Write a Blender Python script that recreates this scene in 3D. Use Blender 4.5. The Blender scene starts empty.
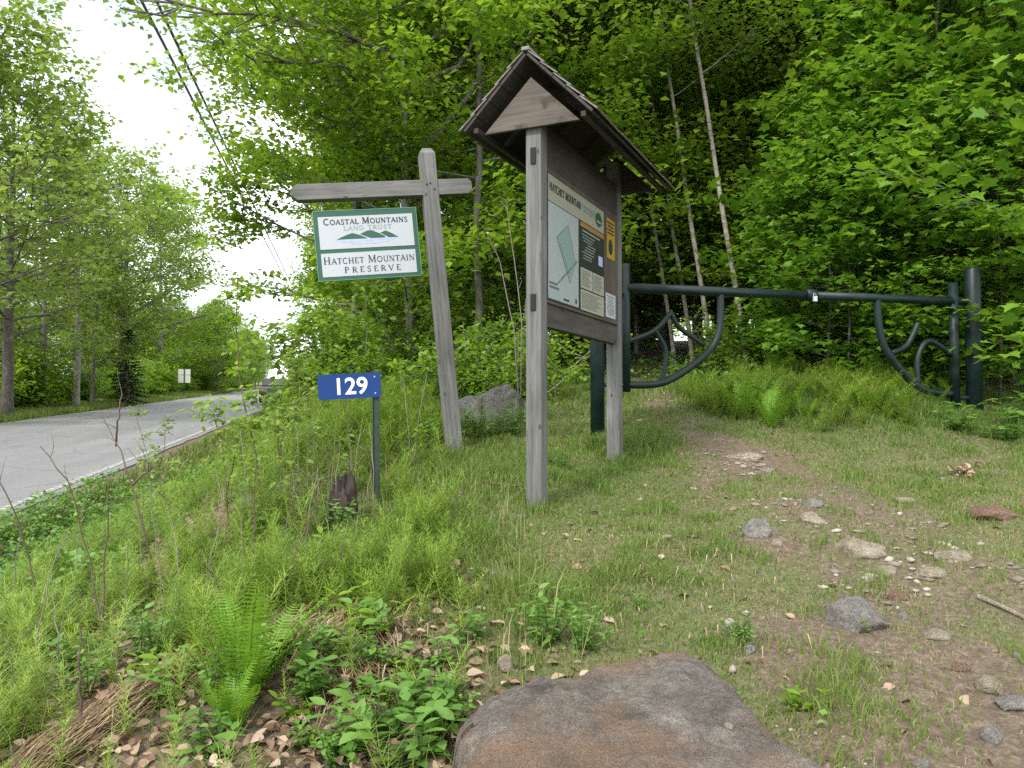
import bpy, bmesh, math, random
import numpy as np
from mathutils import Vector, Matrix, Euler

R = math.radians
PI = math.pi
col = bpy.context.scene.collection
scene = bpy.context.scene

# ------------------------------------------------------------------ camera, world, sun, exposure
EYE = 1.5
FPX = 810.0
PITCH = R(1.98)
cam_d = bpy.data.cameras.new('camera')
cam_d.sensor_width = 36.0
cam_d.lens = 36.0 * FPX / 1024.0
cam_d.clip_start = 0.05
cam_d.clip_end = 2000.0
cam = bpy.data.objects.new('camera', cam_d)
cam.location = (0, 0, EYE)
cam.rotation_euler = (PI / 2 + PITCH, 0, 0)
col.objects.link(cam)
scene.camera = cam

SUN_EL, SUN_AZ = R(44), R(212)          # azimuth clockwise from +Y: sun stands behind and to the left
world = bpy.data.worlds.new('World')
scene.world = world
world.use_nodes = True
nt = world.node_tree
nt.nodes.clear()
wo = nt.nodes.new('ShaderNodeOutputWorld')
bg = nt.nodes.new('ShaderNodeBackground')
bg.inputs['Strength'].default_value = 0.12
sky = nt.nodes.new('ShaderNodeTexSky')
sky.sky_type = 'NISHITA'
sky.sun_disc = False
sky.sun_elevation = SUN_EL
sky.sun_rotation = SUN_AZ
tc = nt.nodes.new('ShaderNodeTexCoord')
nz = nt.nodes.new('ShaderNodeTexNoise')
nz.inputs['Scale'].default_value = 2.3
nz.inputs['Detail'].default_value = 6
nz.inputs['Roughness'].default_value = 0.6
rp = nt.nodes.new('ShaderNodeValToRGB')
rp.color_ramp.elements[0].position = 0.36
rp.color_ramp.elements[0].color = (0.34, 0.34, 0.34, 1)
rp.color_ramp.elements[1].position = 0.47
rp.color_ramp.elements[1].color = (1, 1, 1, 1)
mx = nt.nodes.new('ShaderNodeMixRGB')
mx.inputs['Color2'].default_value = (11.0, 11.3, 11.6, 1)   # bright thin cloud layer
mpg = nt.nodes.new('ShaderNodeMapping')
mpg.inputs['Location'].default_value = (28.9, 4.5, 14.5)
nt.links.new(tc.outputs['Generated'], mpg.inputs['Vector'])
nt.links.new(mpg.outputs['Vector'], nz.inputs['Vector'])
nt.links.new(nz.outputs['Fac'], rp.inputs['Fac'])
nt.links.new(rp.outputs['Color'], mx.inputs['Fac'])
nt.links.new(sky.outputs['Color'], mx.inputs['Color1'])
nt.links.new(mx.outputs['Color'], bg.inputs['Color'])
nt.links.new(bg.outputs['Background'], wo.inputs['Surface'])

sd = bpy.data.lights.new('sun', 'SUN')
sd.energy = 2.4
sd.angle = R(9)
sd.color = (1.0, 0.95, 0.86)
sun = bpy.data.objects.new('sun', sd)
sdir = Vector((math.sin(SUN_AZ) * math.cos(SUN_EL), math.cos(SUN_AZ) * math.cos(SUN_EL), math.sin(SUN_EL)))
sun.rotation_euler = sdir.to_track_quat('Z', 'Y').to_euler()
sun.location = sdir * 40
col.objects.link(sun)

vs = scene.view_settings
vs.view_transform = 'Standard'
vs.look = 'None'
vs.gamma = 1.0
vs.exposure = 0.88
vs.use_curve_mapping = False
try:
    scene.cycles.max_bounces = 14
    scene.cycles.diffuse_bounces = 9
    scene.cycles.transmission_bounces = 10
    scene.cycles.glossy_bounces = 2
    scene.cycles.transparent_max_bounces = 4
    scene.cycles.use_denoising = False
    scene.cycles.use_adaptive_sampling = False
    scene.cycles.sample_clamp_indirect = 6
    scene.cycles.caustics_reflective = False
    scene.cycles.caustics_refractive = False
except Exception:
    pass

# ------------------------------------------------------------------ helpers
def sm(a, b, x):
    t = np.clip((x - a) / (b - a), 0, 1)
    return t * t * (3 - 2 * t)

_g = np.random.default_rng(5)
_N = _g.random((256, 256))
def vnoise(x, y, sc=1.0):
    x = np.asarray(x, float) / sc + 1000.3
    y = np.asarray(y, float) / sc + 1000.7
    xi = np.floor(x).astype(int); yi = np.floor(y).astype(int)
    fx = x - xi; fy = y - yi
    fx = fx * fx * (3 - 2 * fx); fy = fy * fy * (3 - 2 * fy)
    a = _N[xi % 256, yi % 256]; b = _N[(xi + 1) % 256, yi % 256]
    c = _N[xi % 256, (yi + 1) % 256]; d = _N[(xi + 1) % 256, (yi + 1) % 256]
    return (a * (1 - fx) + b * fx) * (1 - fy) + (c * (1 - fx) + d * fx) * fy

def road_s(x, y): return 0.977 * x + 0.212 * y     # distance across, road spans about -11.2 .. -3.5
def road_t(x, y): return -0.212 * x + 0.977 * y    # distance along the road
def road_z(x, y): return EYE - 1.6 + 0.040 * road_t(x, y)

def hill_z(y):
    y = np.asarray(y, float)
    z = np.where(y < 10, 0.175 * y, np.where(y < 30, 1.75 + 0.11 * (y - 10), 3.95 + 0.07 * (y - 30)))
    z = np.where(y < 0, 0.05 * y, z)
    return EYE - 1.43 + z

def ground_z(x, y):
    x = np.asarray(x, float); y = np.asarray(y, float)
    s = road_s(x, y)
    rz = road_z(x, y)
    up = 0.35 + 0.12 * np.clip(y - 8, 0, 40)
    w = sm(-3.3, up, s) ** (1 + 1.0 * sm(4.5, 9, y))
    zr = rz - 0.025 - 0.19 * sm(-3.4, -2.8, s) * (1 - sm(-2.6, -1.4, s))
    zl = rz - 0.025 + 0.05 * np.clip(-11.3 - s, 0, 40)
    base = np.where(s < -8, zl, zr)
    z = base * (1 - w) + hill_z(y) * w
    z = z - 0.07 * np.exp(-((x - 0.85) / 0.9) ** 2 - ((y - 6.3) / 1.1) ** 2)
    z = z + 0.05 * np.clip(x - 4.5, 0, 30) * sm(4.5, 8, x)
    off = sm(-3.2, -2.4, s) + sm(11.6, 12.6, -s)
    z = z + off * (0.09 * (vnoise(x, y, 0.9) - 0.5) + 0.05 * (vnoise(x, y, 0.3) - 0.5) + 0.2 * (vnoise(x, y, 3.3) - 0.5) * sm(9, 14, y))
    return z
def gz(x, y): return float(ground_z(x, y))

cp, sp = math.cos(PITCH), math.sin(PITCH)
def ray(px, py):
    u = (px - 512) / FPX; v = (384 - py) / FPX
    d = np.array([u, cp - v * sp, sp + v * cp])
    return d / d[1]
def P(px, py, Y):
    d = ray(px, py) * Y
    return Vector((d[0], d[1], d[2] + EYE))
def G(px, py, maxd=60):
    d = ray(px, py)
    ys = np.arange(1.2, maxd, 0.02)
    h = EYE + d[2] * ys - ground_z(d[0] * ys, ys)
    i = int(np.argmax(h < 0)) if (h < 0).any() else len(ys) - 1
    y = ys[i]
    return Vector((d[0] * y, y, gz(d[0] * y, y)))
def atx(px, Y):
    x = (px - 512) / FPX * Y
    return Vector((x, Y, gz(x, Y)))

def link(o, parent=None):
    col.objects.link(o)
    if parent is not None: o.parent = parent
    return o
def tag(o, label=None, cat=None, group=None, kind=None):
    if label: o['label'] = label
    if cat: o['category'] = cat
    if group: o['group'] = group
    if kind: o['kind'] = kind
    return o
def empty(name, loc=(0, 0, 0), rot=(0, 0, 0)):
    o = bpy.data.objects.new(name, None)
    o.empty_display_size = 0.2
    o.location = loc; o.rotation_euler = rot
    return link(o)
def kids(o): return [c for c in bpy.data.objects if c.parent == o]
def copy_tree(o, parent=None, _k=None):
    c = o.copy(); col.objects.link(c)
    if parent is not None: c.parent = parent
    for ch in list(o.children): copy_tree(ch, c)
    return c

def np_mesh(name, V, F, tone=None, smooth=False):
    """V (n,3); F list of int arrays (m,k)."""
    me = bpy.data.meshes.new(name)
    V = np.asarray(V, np.float32)
    me.vertices.add(len(V)); me.vertices.foreach_set('co', V.ravel())
    F = [np.asarray(f, np.int32) for f in F if len(f)]
    nl = sum(f.size for f in F); nf = sum(len(f) for f in F)
    me.loops.add(nl); me.polygons.add(nf)
    me.loops.foreach_set('vertex_index', np.concatenate([f.ravel() for f in F]))
    tot = np.concatenate([np.full(len(f), f.shape[1], np.int32) for f in F])
    st = np.concatenate([[0], np.cumsum(tot)[:-1]]).astype(np.int32)
    me.polygons.foreach_set('loop_start', st)
    try: me.polygons.foreach_set('loop_total', tot)
    except Exception: pass
    if smooth: me.polygons.foreach_set('use_smooth', np.ones(nf, bool))
    if tone is not None:
        a = me.attributes.new('tone', 'FLOAT', 'POINT')
        a.data.foreach_set('value', np.asarray(tone, np.float32))
    me.update(calc_edges=True)
    return me
def obj_np(name, V, F, mat, parent=None, tone=None, smooth=False):
    me = np_mesh(name, V, F, tone, smooth)
    me.materials.append(mat)
    return link(bpy.data.objects.new(name, me), parent)

class MB:
    """collects boxes, bars, tubes and polygons into one mesh"""
    def __init__(s): s.V = []; s.F = []
    def add(s, vs_, fs):
        n = len(s.V); s.V += [tuple(v) for v in vs_]; s.F += [tuple(i + n for i in f) for f in fs]
        return s
    def box(s, c, size, M=None):
        x, y, z = [d / 2 for d in size]
        vs_ = [Vector((a * x, b * y, d * z)) for d in (-1, 1) for b in (-1, 1) for a in (-1, 1)]
        if M is not None: vs_ = [M @ v for v in vs_]
        c = Vector(c)
        return s.add([v + c for v in vs_], [(0, 2, 3, 1), (4, 5, 7, 6), (0, 1, 5, 4), (2, 6, 7, 3), (0, 4, 6, 2), (1, 3, 7, 5)])
    def prism(s, poly, d0, d1):
        """poly of 3-D points, swept by vector d0..d1"""
        n = len(poly); a = [Vector(p) + Vector(d0) for p in poly]; b = [Vector(p) + Vector(d1) for p in poly]
        return s.add(a + b, [tuple(range(n))[::-1], tuple(range(n, 2 * n))] + [(i, (i + 1) % n, n + (i + 1) % n, n + i) for i in range(n)])
    def tube(s, pts, r, k=10, cap=True):
        pts = [Vector(p) for p in pts]
        rs = r if isinstance(r, (list, tuple)) else [r] * len(pts)
        V = []; prev = None
        for i, p in enumerate(pts):
            t = (pts[min(i + 1, len(pts) - 1)] - pts[max(i - 1, 0)]).normalized()
            if prev is None:
                a = t.cross(Vector((0, 0, 1)))
                if a.length < 0.05: a = t.cross(Vector((0, 1, 0)))
            else: a = prev - t * prev.dot(t)
            a.normalize(); prev = a; b = t.cross(a)
            for j in range(k):
                th = 2 * PI * j / k
                V.append(p + (a * math.cos(th) + b * math.sin(th)) * rs[i])
        F = []
        for i in range(len(pts) - 1):
            for j in range(k):
                F.append((i * k + j, i * k + (j + 1) % k, (i + 1) * k + (j + 1) % k, (i + 1) * k + j))
        if cap: F += [tuple(range(k))[::-1], tuple(range((len(pts) - 1) * k, len(pts) * k))]
        return s.add(V, F)
    def build(s, name, mat, parent=None, bevel=0, smooth=False):
        me = bpy.data.meshes.new(name)
        me.from_pydata([tuple(v) for v in s.V], [], s.F)
        if bevel:
            bm = bmesh.new(); bm.from_mesh(me)
            bmesh.ops.recalc_face_normals(bm, faces=bm.faces)
            bmesh.ops.bevel(bm, geom=[e for e in bm.edges if len(e.link_faces) == 2 and e.calc_face_angle(0) > 0.4], offset=bevel, segments=2, affect='EDGES', profile=0.6)
            bm.to_mesh(me); bm.free()
        if smooth:
            me.polygons.foreach_set('use_smooth', np.ones(len(me.polygons), bool))
        me.materials.append(mat); me.update()
        return link(bpy.data.objects.new(name, me), parent)

# ------------------------------------------------------------------ materials
def new_mat(name):
    m = bpy.data.materials.new(name); m.use_nodes = True
    n = m.node_tree.nodes; l = m.node_tree.links
    return m, n, l, n['Principled BSDF']
def ramp(n, stops):
    r = n.new('ShaderNodeValToRGB'); cr = r.color_ramp
    while len(cr.elements) < len(stops): cr.elements.new(0.5)
    for e, (p, c) in zip(cr.elements, stops):
        e.position = p; e.color = (*c, 1)
    return r
def noise(n, l, scale, detail=5, rough=0.6, vec=None, dist=0):
    t = n.new('ShaderNodeTexNoise'); t.inputs['Scale'].default_value = scale
    t.inputs['Detail'].default_value = detail; t.inputs['Roughness'].default_value = rough
    t.inputs['Distortion'].default_value = dist
    if vec is not None: l.new(vec, t.inputs['Vector'])
    return t
def mapped(n, l, sc=(1, 1, 1), src='Object'):
    c = n.new('ShaderNodeTexCoord'); mp = n.new('ShaderNodeMapping')
    mp.inputs['Scale'].default_value = sc
    l.new(c.outputs[src], mp.inputs['Vector'])
    return mp.outputs['Vector']
def mix(n, l, fac, a, b, typ='MIX'):
    m = n.new('ShaderNodeMixRGB'); m.blend_type = typ
    for k, v in (('Fac', fac), ('Color1', a), ('Color2', b)):
        if hasattr(v, 'is_output') or isinstance(v, bpy.types.NodeSocket): l.new(v, m.inputs[k])
        elif k == 'Fac': m.inputs[k].default_value = v
        else: m.inputs[k].default_value = (*v, 1)
    return m.outputs['Color']
def bump(n, l, h, strength=0.4, dist=0.01, b=None):
    bn = n.new('ShaderNodeBump'); bn.inputs['Strength'].default_value = strength; bn.inputs['Distance'].default_value = dist
    l.new(h, bn.inputs['Height'])
    if b is not None: l.new(bn.outputs['Normal'], b.inputs['Normal'])
    return bn

def flat(name, c, rough=0.6, metal=0.0, var=0.12, sc=30):
    m, n, l, b = new_mat(name)
    t = noise(n, l, sc, 5, 0.65, mapped(n, l))
    r = ramp(n, [(0.25, tuple(v * (1 - var) for v in c)), (0.75, tuple(min(1, v * (1 + var)) for v in c))])
    l.new(t.outputs['Fac'], r.inputs['Fac']); l.new(r.outputs['Color'], b.inputs['Base Color'])
    b.inputs['Roughness'].default_value = rough; b.inputs['Metallic'].default_value = metal
    bump(n, l, t.outputs['Fac'], 0.12, 0.002, b)
    return m

def wood(name, axis, lo, mid, hi, stain=None):
    m, n, l, b = new_mat(name)
    sc = [26, 26, 26]; sc[axis] = 1.1
    g = noise(n, l, 1.6, 8, 0.7, mapped(n, l, sc), 0.6)
    g2 = noise(n, l, 4.5, 4, 0.6, mapped(n, l, sc))
    big = noise(n, l, 2.2, 3, 0.5, mapped(n, l))
    r = ramp(n, [(0.30, lo), (0.5, mid), (0.72, hi)])
    l.new(g.outputs['Fac'], r.inputs['Fac'])
    rb = ramp(n, [(0.3, (0.62, 0.62, 0.60)), (0.7, (1.1, 1.1, 1.1))])
    l.new(big.outputs['Fac'], rb.inputs['Fac'])
    c = mix(n, l, 0.8, r.outputs['Color'], rb.outputs['Color'], 'MULTIPLY')
    rc = ramp(n, [(0.30, (0.25, 0.23, 0.2)), (0.38, (1, 1, 1))])           # fine drying cracks
    l.new(g2.outputs['Fac'], rc.inputs['Fac'])
    c = mix(n, l, 0.75, c, rc.outputs['Color'], 'MULTIPLY')
    vo = n.new('ShaderNodeTexVoronoi'); vo.inputs['Scale'].default_value = 5.0   # knots
    l.new(mapped(n, l, [1.6 if i != axis else 0.9 for i in range(3)]), vo.inputs['Vector'])
    rk = ramp(n, [(0.05, (0.3, 0.24, 0.2)), (0.10, (1, 1, 1))])
    l.new(vo.outputs['Distance'], rk.inputs['Fac'])
    c = mix(n, l, 0.8, c, rk.outputs['Color'], 'MULTIPLY')
    if stain:
        s = noise(n, l, 7, 4, 0.6, mapped(n, l, (1, 1, 1)))
        rs = ramp(n, [(0.58, (0, 0, 0)), (0.66, (1, 1, 1))]); l.new(s.outputs['Fac'], rs.inputs['Fac'])
        c = mix(n, l, rs.outputs['Color'], c, stain)
    l.new(c, b.inputs['Base Color']); b.inputs['Roughness'].default_value = 0.85
    bump(n, l, g.outputs['Fac'], 0.5, 0.004, b)
    return m

def leaf_mat(name, stops, trans, rough=0.45, tfac=0.4):
    m, n, l, b = new_mat(name)
    at = n.new('ShaderNodeAttribute'); at.attribute_name = 'tone'
    oi = n.new('ShaderNodeObjectInfo')
    ma = n.new('ShaderNodeMath'); ma.operation = 'MULTIPLY_ADD'; ma.inputs[1].default_value = 0.22; ma.inputs[2].default_value = -0.11
    l.new(oi.outputs['Random'], ma.inputs[0])
    ad = n.new('ShaderNodeMath'); ad.operation = 'ADD'
    l.new(at.outputs['Fac'], ad.inputs[0]); l.new(ma.outputs[0], ad.inputs[1])
    r = ramp(n, stops); l.new(ad.outputs[0], r.inputs['Fac'])
    l.new(r.outputs['Color'], b.inputs['Base Color'])
    b.inputs['Roughness'].default_value = rough
    b.inputs['Specular IOR Level'].default_value = 0.35
    tr = n.new('ShaderNodeBsdfTranslucent')
    tcol = mix(n, l, 1.0, r.outputs['Color'], trans, 'MULTIPLY')
    l.new(tcol, tr.inputs['Color'])
    ms = n.new('ShaderNodeMixShader'); ms.inputs['Fac'].default_value = tfac
    l.new(b.outputs[0], ms.inputs[1]); l.new(tr.outputs[0], ms.inputs[2])
    l.new(ms.outputs[0], n['Material Output'].inputs['Surface'])
    return m

M = {}
M['wood_z'] = wood('weathered_wood_upright', 2, (0.066, 0.066, 0.065), (0.132, 0.132, 0.129), (0.203, 0.202, 0.197))
M['wood_x'] = wood('weathered_wood_beam', 0, (0.071, 0.070, 0.068), (0.142, 0.140, 0.136), (0.214, 0.21, 0.203))
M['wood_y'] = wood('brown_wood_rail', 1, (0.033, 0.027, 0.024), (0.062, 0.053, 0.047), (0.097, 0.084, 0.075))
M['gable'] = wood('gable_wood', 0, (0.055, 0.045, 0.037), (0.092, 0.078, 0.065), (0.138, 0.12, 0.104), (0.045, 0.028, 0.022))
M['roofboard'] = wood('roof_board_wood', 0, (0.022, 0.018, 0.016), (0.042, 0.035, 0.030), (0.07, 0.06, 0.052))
M['shingle'] = wood('wood_shingle', 0, (0.09, 0.082, 0.076), (0.17, 0.156, 0.146), (0.26, 0.24, 0.225))
M['green_paint'] = flat('dark_green_paint', (0.012, 0.075, 0.045), 0.4)
M['white_paint'] = flat('white_panel', (0.40, 0.43, 0.465), 0.45, 0, 0.04)
M['ink'] = flat('dark_ink', (0.02, 0.022, 0.03), 0.5)
M['grey_ink'] = flat('grey_green_ink', (0.21, 0.26, 0.25), 0.5)
M['print_ink'] = flat('faded_print_ink', (0.10, 0.105, 0.095), 0.5)
M['water_blue'] = flat('pale_blue_ink', (0.36, 0.42, 0.60), 0.5)
M['blue'] = flat('reflective_blue', (0.012, 0.040, 0.155), 0.5, 0, 0.06)
M['blue'].node_tree.nodes['Principled BSDF'].inputs['Specular IOR Level'].default_value = 0.12
M['digit'] = flat('silver_digit', (0.66, 0.70, 0.78), 0.4, 0, 0.04)
M['gate'] = flat('gate_green_enamel', (0.007, 0.016, 0.0155), 0.36, 0.0, 0.3, 14)
def enamel():
    m, n, l, b_ = new_mat('gate_green_enamel')
    v = mapped(n, l)
    a = noise(n, l, 5, 6, 0.7, v); f = noise(n, l, 34, 5, 0.75, v)
    r = ramp(n, [(0.3, (0.005, 0.013, 0.0125)), (0.6, (0.010, 0.022, 0.021)), (0.8, (0.035, 0.045, 0.038))]); l.new(a.outputs['Fac'], r.inputs['Fac'])
    k = ramp(n, [(0.69, (0, 0, 0)), (0.72, (1, 1, 1))]); l.new(f.outputs['Fac'], k.inputs['Fac'])
    c = mix(n, l, k.outputs['Color'], r.outputs['Color'], (0.10, 0.05, 0.025))
    l.new(c, b_.inputs['Base Color'])
    rr = ramp(n, [(0.3, (0.28, 0.28, 0.28)), (0.7, (0.6, 0.6, 0.6))]); l.new(a.outputs['Fac'], rr.inputs['Fac']); l.new(rr.outputs['Color'], b_.inputs['Roughness']); b_.inputs['Specular IOR Level'].default_value = 0.3
    bump(n, l, f.outputs['Fac'], 0.15, 0.002, b_)
    return m
M['gate'] = enamel()
M['post_green'] = flat('green_steel', (0.018, 0.038, 0.025), 0.5, 0.2, 0.3)
M['steel'] = flat('galvanised_steel', (0.45, 0.46, 0.47), 0.35, 0.9)
M['black_metal'] = flat('black_bracket', (0.012, 0.011, 0.0105), 0.8, 0.2, 0.4, 60)
M['map_paper'] = flat('map_paper', (0.30, 0.34, 0.35), 0.35, 0, 0.05, 4)
M['cream'] = flat('cream_header', (0.28, 0.275, 0.22), 0.4, 0, 0.05)
M['map_green'] = flat('map_pale_green', (0.19, 0.27, 0.25), 0.4, 0, 0.1)
M['paper'] = flat('notice_paper', (0.30, 0.30, 0.245), 0.5, 0, 0.05)
M['board_black'] = flat('black_panel', (0.018, 0.022, 0.021), 0.4)
M['yellow'] = flat('yellow_notice', (0.36, 0.22, 0.02), 0.45)
M['orange'] = flat('orange_band', (0.26, 0.13, 0.04), 0.5)
M['backing'] = wood('board_backing', 2, (0.04, 0.03, 0.024), (0.075, 0.058, 0.048), (0.11, 0.09, 0.075))
M['car_paint'] = flat('car_paint', (0.02, 0.02, 0.022), 0.25, 0.3, 0.05)
M['glass'] = flat('car_glass', (0.02, 0.025, 0.03), 0.08, 0, 0.02)
M['tyre'] = flat('tyre_rubber', (0.02, 0.02, 0.02), 0.8)
M['amber'] = flat('amber_lens', (0.45, 0.16, 0.03), 0.2)
M['wire'] = flat('cable', (0.10, 0.10, 0.105), 0.5)
M['signback'] = flat('sign_back', (0.50, 0.53, 0.50), 0.4, 0.1, 0.1)
M['pole'] = wood('pole_wood', 2, (0.09, 0.08, 0.07), (0.16, 0.14, 0.12), (0.22, 0.2, 0.18))

# foliage: albedo follows each leaf's own tone, plants differ a little from each other
M['leaf_bright'] = leaf_mat('leaf_bright', [(0.0, (0.09, 0.185, 0.016)), (0.5, (0.17, 0.295, 0.027)), (1.0, (0.26, 0.40, 0.05))], (1.5, 1.35, 0.9), tfac=0.5)
M['leaf_mid'] = leaf_mat('leaf_mid', [(0.0, (0.10, 0.185, 0.024)), (0.5, (0.18, 0.305, 0.042)), (1.0, (0.255, 0.385, 0.065))], (1.45, 1.3, 0.9), tfac=0.52)
M['leaf_maple'] = leaf_mat('leaf_maple', [(0.0, (0.065, 0.165, 0.016)), (0.5, (0.125, 0.255, 0.026)), (1.0, (0.21, 0.36, 0.042))], (1.4, 1.3, 0.8), 0.4, 0.45)
M['leaf_far'] = leaf_mat('leaf_far', [(0.0, (0.11, 0.185, 0.035)), (0.5, (0.18, 0.28, 0.055)), (1.0, (0.26, 0.37, 0.085))], (1.4, 1.3, 0.9), tfac=0.5)
M['needle'] = leaf_mat('needle', [(0.0, (0.012, 0.032, 0.014)), (0.5, (0.025, 0.06, 0.022)), (1.0, (0.05, 0.10, 0.03))], (1.2, 1.2, 0.8), tfac=0.15)
M['grass'] = leaf_mat('grass_blade', [(0.0, (0.065, 0.14, 0.022)), (0.45, (0.148, 0.215, 0.046)), (0.70, (0.22, 0.275, 0.075)), (0.80, (0.28, 0.225, 0.12)), (1.0, (0.38, 0.32, 0.195))], (1.3, 1.25, 0.9), tfac=0.35)
M['horsetail'] = leaf_mat('horsetail', [(0.0, (0.13, 0.22, 0.03)), (0.5, (0.20, 0.31, 0.045)), (1.0, (0.30, 0.40, 0.08))], (1.3, 1.2, 0.8), tfac=0.35)
M['fern'] = leaf_mat('fern_leaf', [(0.0, (0.09, 0.22, 0.018)), (0.5, (0.17, 0.33, 0.03)), (1.0, (0.26, 0.42, 0.05))], (1.4, 1.3, 0.8), tfac=0.42)
M['herb'] = leaf_mat('herb_leaf', [(0.0, (0.065, 0.16, 0.03)), (0.5, (0.135, 0.265, 0.05)), (1.0, (0.21, 0.35, 0.075))], (1.3, 1.25, 0.8), tfac=0.38)
M['dead_leaf'] = leaf_mat('dead_leaf', [(0.0, (0.11, 0.06, 0.035)), (0.5, (0.29, 0.20, 0.135)), (1.0, (0.52, 0.42, 0.33))], (1.0, 0.9, 0.7), 0.7, 0.12)
M['straw'] = leaf_mat('straw', [(0.0, (0.13, 0.075, 0.045)), (0.5, (0.26, 0.17, 0.10)), (1.0, (0.42, 0.32, 0.2))], (1.0, 0.9, 0.7), 0.7, 0.1)
M['stalk'] = flat('dry_stalk', (0.10, 0.065, 0.05), 0.8, 0, 0.5, 20)
M['stalk_grey'] = flat('grey_stalk', (0.17, 0.14, 0.12), 0.8, 0, 0.4, 20)

def bark(name, lo, mid, hi, bands=False):
    m, n, l, b = new_mat(name)
    g = noise(n, l, 6, 7, 0.7, mapped(n, l, (3, 3, 0.7) if not bands else (1, 1, 1)), 0.5)
    r = ramp(n, [(0.3, lo), (0.5, mid), (0.7, hi)]); l.new(g.outputs['Fac'], r.inputs['Fac'])
    c = r.outputs['Color']
    if bands:
        k = noise(n, l, 5, 4, 0.6, mapped(n, l, (1.2, 1.2, 7)))
        rk = ramp(n, [(0.33, (0.10, 0.09, 0.08)), (0.43, (1, 1, 1))]); l.new(k.outputs['Fac'], rk.inputs['Fac'])
        c = mix(n, l, 0.9, c, rk.outputs['Color'], 'MULTIPLY')
    else:
        k = noise(n, l, 2.5, 4, 0.6, mapped(n, l))
        rk = ramp(n, [(0.55, (0, 0, 0)), (0.70, (1, 1, 1))]); l.new(k.outputs['Fac'], rk.inputs['Fac'])
        c = mix(n, l, rk.outputs['Color'], c, tuple(v * 1.25 for v in hi))   # lichen
    l.new(c, b.inputs['Base Color']); b.inputs['Roughness'].default_value = 0.9
    bump(n, l, g.outputs['Fac'], 0.8, 0.02, b)
    return m
M['bark'] = bark('dark_bark', (0.05, 0.045, 0.038), (0.10, 0.09, 0.078), (0.18, 0.165, 0.145))
M['bark_grey'] = bark('grey_bark', (0.09, 0.085, 0.075), (0.17, 0.16, 0.145), (0.27, 0.26, 0.24))
M['birch'] = bark('birch_bark', (0.16, 0.145, 0.12), (0.29, 0.265, 0.225), (0.42, 0.39, 0.34), True)

def rock_mat(name, lo, mid, hi, tint=None, sc=6):
    m, n, l, b = new_mat(name)
    a = noise(n, l, sc, 10, 0.68, mapped(n, l), 0.3)
    r = ramp(n, [(0.3, lo), (0.5, mid), (0.68, hi)]); l.new(a.outputs['Fac'], r.inputs['Fac'])
    c = r.outputs['Color']
    f = noise(n, l, sc * 9, 6, 0.75, mapped(n, l))
    rf = ramp(n, [(0.32, (0.55, 0.55, 0.55)), (0.6, (1.12, 1.12, 1.12))]); l.new(f.outputs['Fac'], rf.inputs['Fac'])
    c = mix(n, l, 0.75, c, rf.outputs['Color'], 'MULTIPLY')
    if tint:
        t = noise(n, l, sc * 0.45, 5, 0.6, mapped(n, l, (1.0, 1.0, 1.0)))
        rt = ramp(n, [(0.43, (0, 0, 0)), (0.62, (0.85, 0.85, 0.85))]); l.new(t.outputs['Fac'], rt.inputs['Fac'])
        c = mix(n, l, rt.outputs['Color'], c, tint)
    vo = n.new('ShaderNodeTexVoronoi'); vo.inputs['Scale'].default_value = sc * 14
    l.new(mapped(n, l), vo.inputs['Vector'])
    rv = ramp(n, [(0.0, (1.7, 1.66, 1.6)), (0.16, (1.0, 1.0, 1.0))]); l.new(vo.outputs['Distance'], rv.inputs['Fac'])
    fm = noise(n, l, sc * 1.7, 3, 0.5, mapped(n, l)); rfm = ramp(n, [(0.5, (0, 0, 0)), (0.62, (0.8, 0.8, 0.8))]); l.new(fm.outputs['Fac'], rfm.inputs['Fac'])
    c = mix(n, l, rfm.outputs['Color'], c, mix(n, l, 1.0, c, rv.outputs['Color'], 'MULTIPLY'))
    g3 = noise(n, l, sc * 40, 3, 0.8, mapped(n, l)); rg = ramp(n, [(0.36, (0.5, 0.5, 0.5)), (0.62, (1.35, 1.33, 1.3))]); l.new(g3.outputs['Fac'], rg.inputs['Fac'])
    c = mix(n, l, 0.85, c, rg.outputs['Color'], 'MULTIPLY')
    l.new(c, b.inputs['Base Color']); b.inputs['Roughness'].default_value = 0.96; b.inputs['Specular IOR Level'].default_value = 0.2
    cm = n.new('ShaderNodeMath'); cm.operation = 'ADD'; l.new(f.outputs['Fac'], cm.inputs[0]); l.new(a.outputs['Fac'], cm.inputs[1])
    bump(n, l, cm.outputs[0], 1.0, 0.035, b)
    return m
M['slab'] = rock_mat('slab_rock', (0.085, 0.077, 0.072), (0.19, 0.170, 0.152), (0.32, 0.285, 0.25), (0.235, 0.155, 0.102), 5.0)
M['rock_grey'] = rock_mat('grey_rock', (0.16, 0.15, 0.14), (0.28, 0.265, 0.25), (0.42, 0.40, 0.37))
M['rock_tan'] = rock_mat('tan_rock', (0.22, 0.18, 0.13), (0.36, 0.31, 0.24), (0.52, 0.46, 0.38))
M['rock_red'] = rock_mat('red_rock', (0.16, 0.10, 0.075), (0.25, 0.16, 0.12), (0.34, 0.24, 0.19))
M['boulder'] = rock_mat('boulder_rock', (0.15, 0.143, 0.135), (0.28, 0.267, 0.255), (0.42, 0.40, 0.375), (0.18, 0.185, 0.12), 5)

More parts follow.
